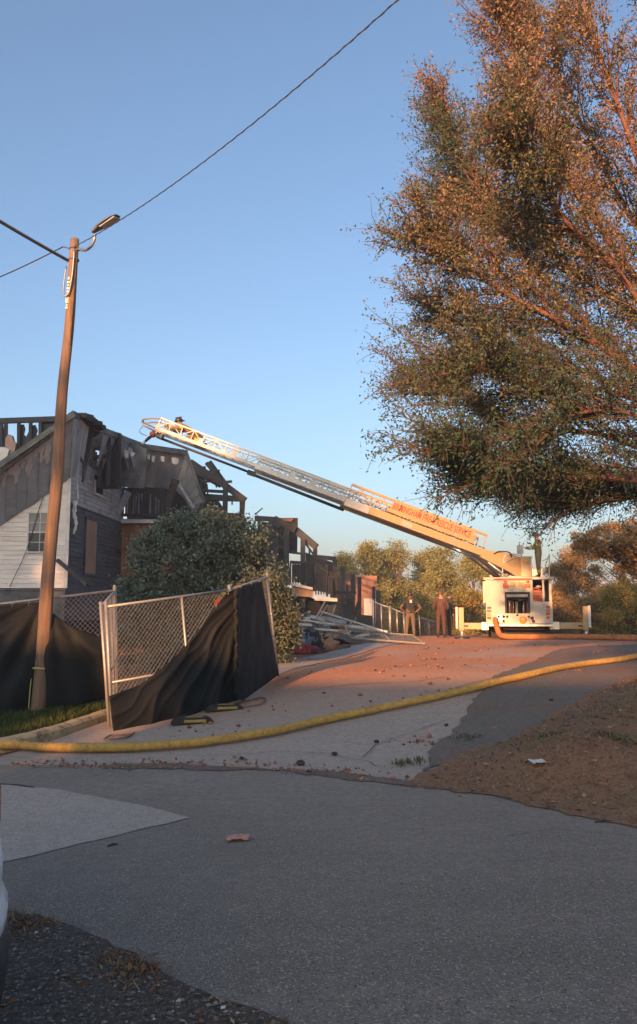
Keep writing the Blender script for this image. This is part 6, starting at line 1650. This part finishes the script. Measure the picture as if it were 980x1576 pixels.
for i, (px, py, s, lab) in enumerate(((515, 1163, .05, 'dark clod on the concrete above the road edge'), (462, 1178, .07, 'largest dark clod at the front edge of the concrete'), (372, 1170, .045, 'dark clod leftmost along the concrete front edge'), (475, 1191, .04, 'small flat clod at the road edge below the largest one'), (849, 1080, .05, 'dark stone alone on the dark side strip'), (579, 1144, .045, 'flat dark clod farther up the concrete'), (687, 1118, .04, 'small clod where concrete meets the dark strip'), (892, 1034, .05, 'reddish clod behind the hose on the right'))):
    g = G(px, py); s *= .7
    def fn(u, v):
        a = u * 2 * math.pi; b = v * math.pi; d = Vector((math.cos(a) * math.sin(b), math.sin(a) * math.sin(b) * .8, math.cos(b) * .55))
        return g + Vector((0, 0, s * .3 + .01)) + d * s * (1 + .5 * noise.noise((d.x * 2 + i * 3, d.y * 2, d.z * 2)))
    tag(MB().grid(fn, 12, 8).build('clod', mat('clod' + str(i), (.055, .038, .03) if i < 7 else (.2, .09, .05), None, 12, .95, bump=.6)), lab, 'clod', 'clods on the driveway')

# ---------------------------------------------------------------- behind the viewer: unseen houses and trees added to throw the long evening shade
tanE = math.tan(SUN_EL)
def shade_pos(u, D): return Vector((-D * math.sin(SUN_AZ) + u * math.cos(SUN_AZ), -D * math.cos(SUN_AZ) - u * math.sin(SUN_AZ), 0))
def shade_tree(label, u, D, v_lo, v_hi, ru, seed, n=9000, dens=260):  # unseen tree, placed and sized only for the shade it casts
    p = shade_pos(u, D); zc0 = v_lo + D * tanE; zc1 = v_hi + D * tanE; zc = (zc0 + zc1) / 2; rz_ = (zc1 - zc0) / 2
    p.z = Hs(p.x, p.y)
    simple_tree('unseen_shade_tree', label, p, (p.x, p.y, zc), .28, [(p.x, p.y, zc, ru, ru, rz_)], dens, n, .5, .62, 'leaf_bush', 'unseen trees added for shade', seed=seed, shell=.15, flat=.9)
D0 = 30.0
def HU(u, d, z): p = shade_pos(u, D0 + d); return Vector((p.x, p.y, z))
M['shingle'] = mat('shingle', (.10, .09, .085), (.07, .065, .06), 6, .9, bump=.3)
def unseen_shade_house(u0, u1, v, label):  # unseen house added as a sun blocker; its ridge sets the shade edge
    rz_ = v + D0 * tanE; ez = rz_ - 2.2
    nh = thing('unseen_shade_house', HU((u0 + u1) / 2, 0, 0), label, 'house', 'unseen houses added for shade')
    mb = MB()
    mb.prism([HU(u0 + .2, -3.6, -.2), HU(u0 + .2, 3.6, -.2), HU(u0 + .2, 3.6, ez), HU(u0 + .2, 0, rz_ - .1), HU(u0 + .2, -3.6, ez)], HU(u1 - u0 - .4, 0, 0) - HU(0, 0, 0)); mb.build('wall', M['siding'], nh)
    mb = MB(); off = Vector((0, 0, .14))
    mb.prism([HU(u0, -4, ez - .2), HU(u1, -4, ez - .2), HU(u1, 0, rz_), HU(u0, 0, rz_)], off); mb.prism([HU(u0, 0, rz_), HU(u1, 0, rz_), HU(u1, 4, ez - .2), HU(u0, 4, ez - .2)], off)
    mb.build('roof', M['shingle'], nh)
    u = u0 + 1.5
    while u < u1 - 1.6:
        for z0 in (1.0, 4.2):
            MB().prism([HU(u, -3.65, z0), HU(u + 1.1, -3.65, z0), HU(u + 1.1, -3.65, z0 + 1.4), HU(u, -3.65, z0 + 1.4)], HU(0, -.05, 0) - HU(0, 0, 0)).build('window', M['glass'], nh)
        u += 3.4
unseen_shade_house(-27, -7.5, 3.3, 'wide pale house added unseen behind the viewpoint to shade the foreground')
unseen_shade_house(-6.1, 4, 3.3, 'narrow pale house added unseen behind the viewpoint to shade the foreground, with a gap for sun')
shade_tree('short tree added unseen between the two shading houses to block low sun', -6.8, 31, -4.5, 1.7, 1.3, 6, 2600, 60)
shade_tree('tall dense tree added unseen, farthest left behind the viewpoint, to shade the burnt house', -22.4, 34, .5, 20.0, 7.4, 1, 42000, 900)
shade_tree('tree added unseen, second from left behind the viewpoint, to shade the bush', -11.0, 34, 3.2, 9.0, 2.6, 2, 6500, 170)
shade_tree('tall slim tree added unseen, third from left behind the viewpoint, to shade the ladder middle', -10.9, 38, 10.9, 13.0, 1.5, 3, 2600, 60)
shade_tree('broad tree added unseen, rightmost behind the viewpoint, to shade the bank and low crown', 5.4, 34, 2, 9.4, 5.6, 4, 10000, 280)

# ---------------------------------------------------------------- thin smoky air left by the fire
hz_m = bpy.data.materials.new('smoky_air'); hz_m.use_nodes = True
for n_ in list(hz_m.node_tree.nodes):
    if n_.type != 'OUTPUT_MATERIAL': hz_m.node_tree.nodes.remove(n_)
pv = hz_m.node_tree.nodes.new('ShaderNodeVolumePrincipled')
pv.inputs['Color'].default_value = (.72, .86, 1.0, 1); pv.inputs['Density'].default_value = .0011; pv.inputs['Anisotropy'].default_value = .0
hz_m.node_tree.links.new(pv.outputs[0], hz_m.node_tree.nodes['Material Output'].inputs['Volume'])
tag(MB().box((0, 0, 12.5), (5200, 5600, 36)).build('haze', hz_m), kind='stuff')
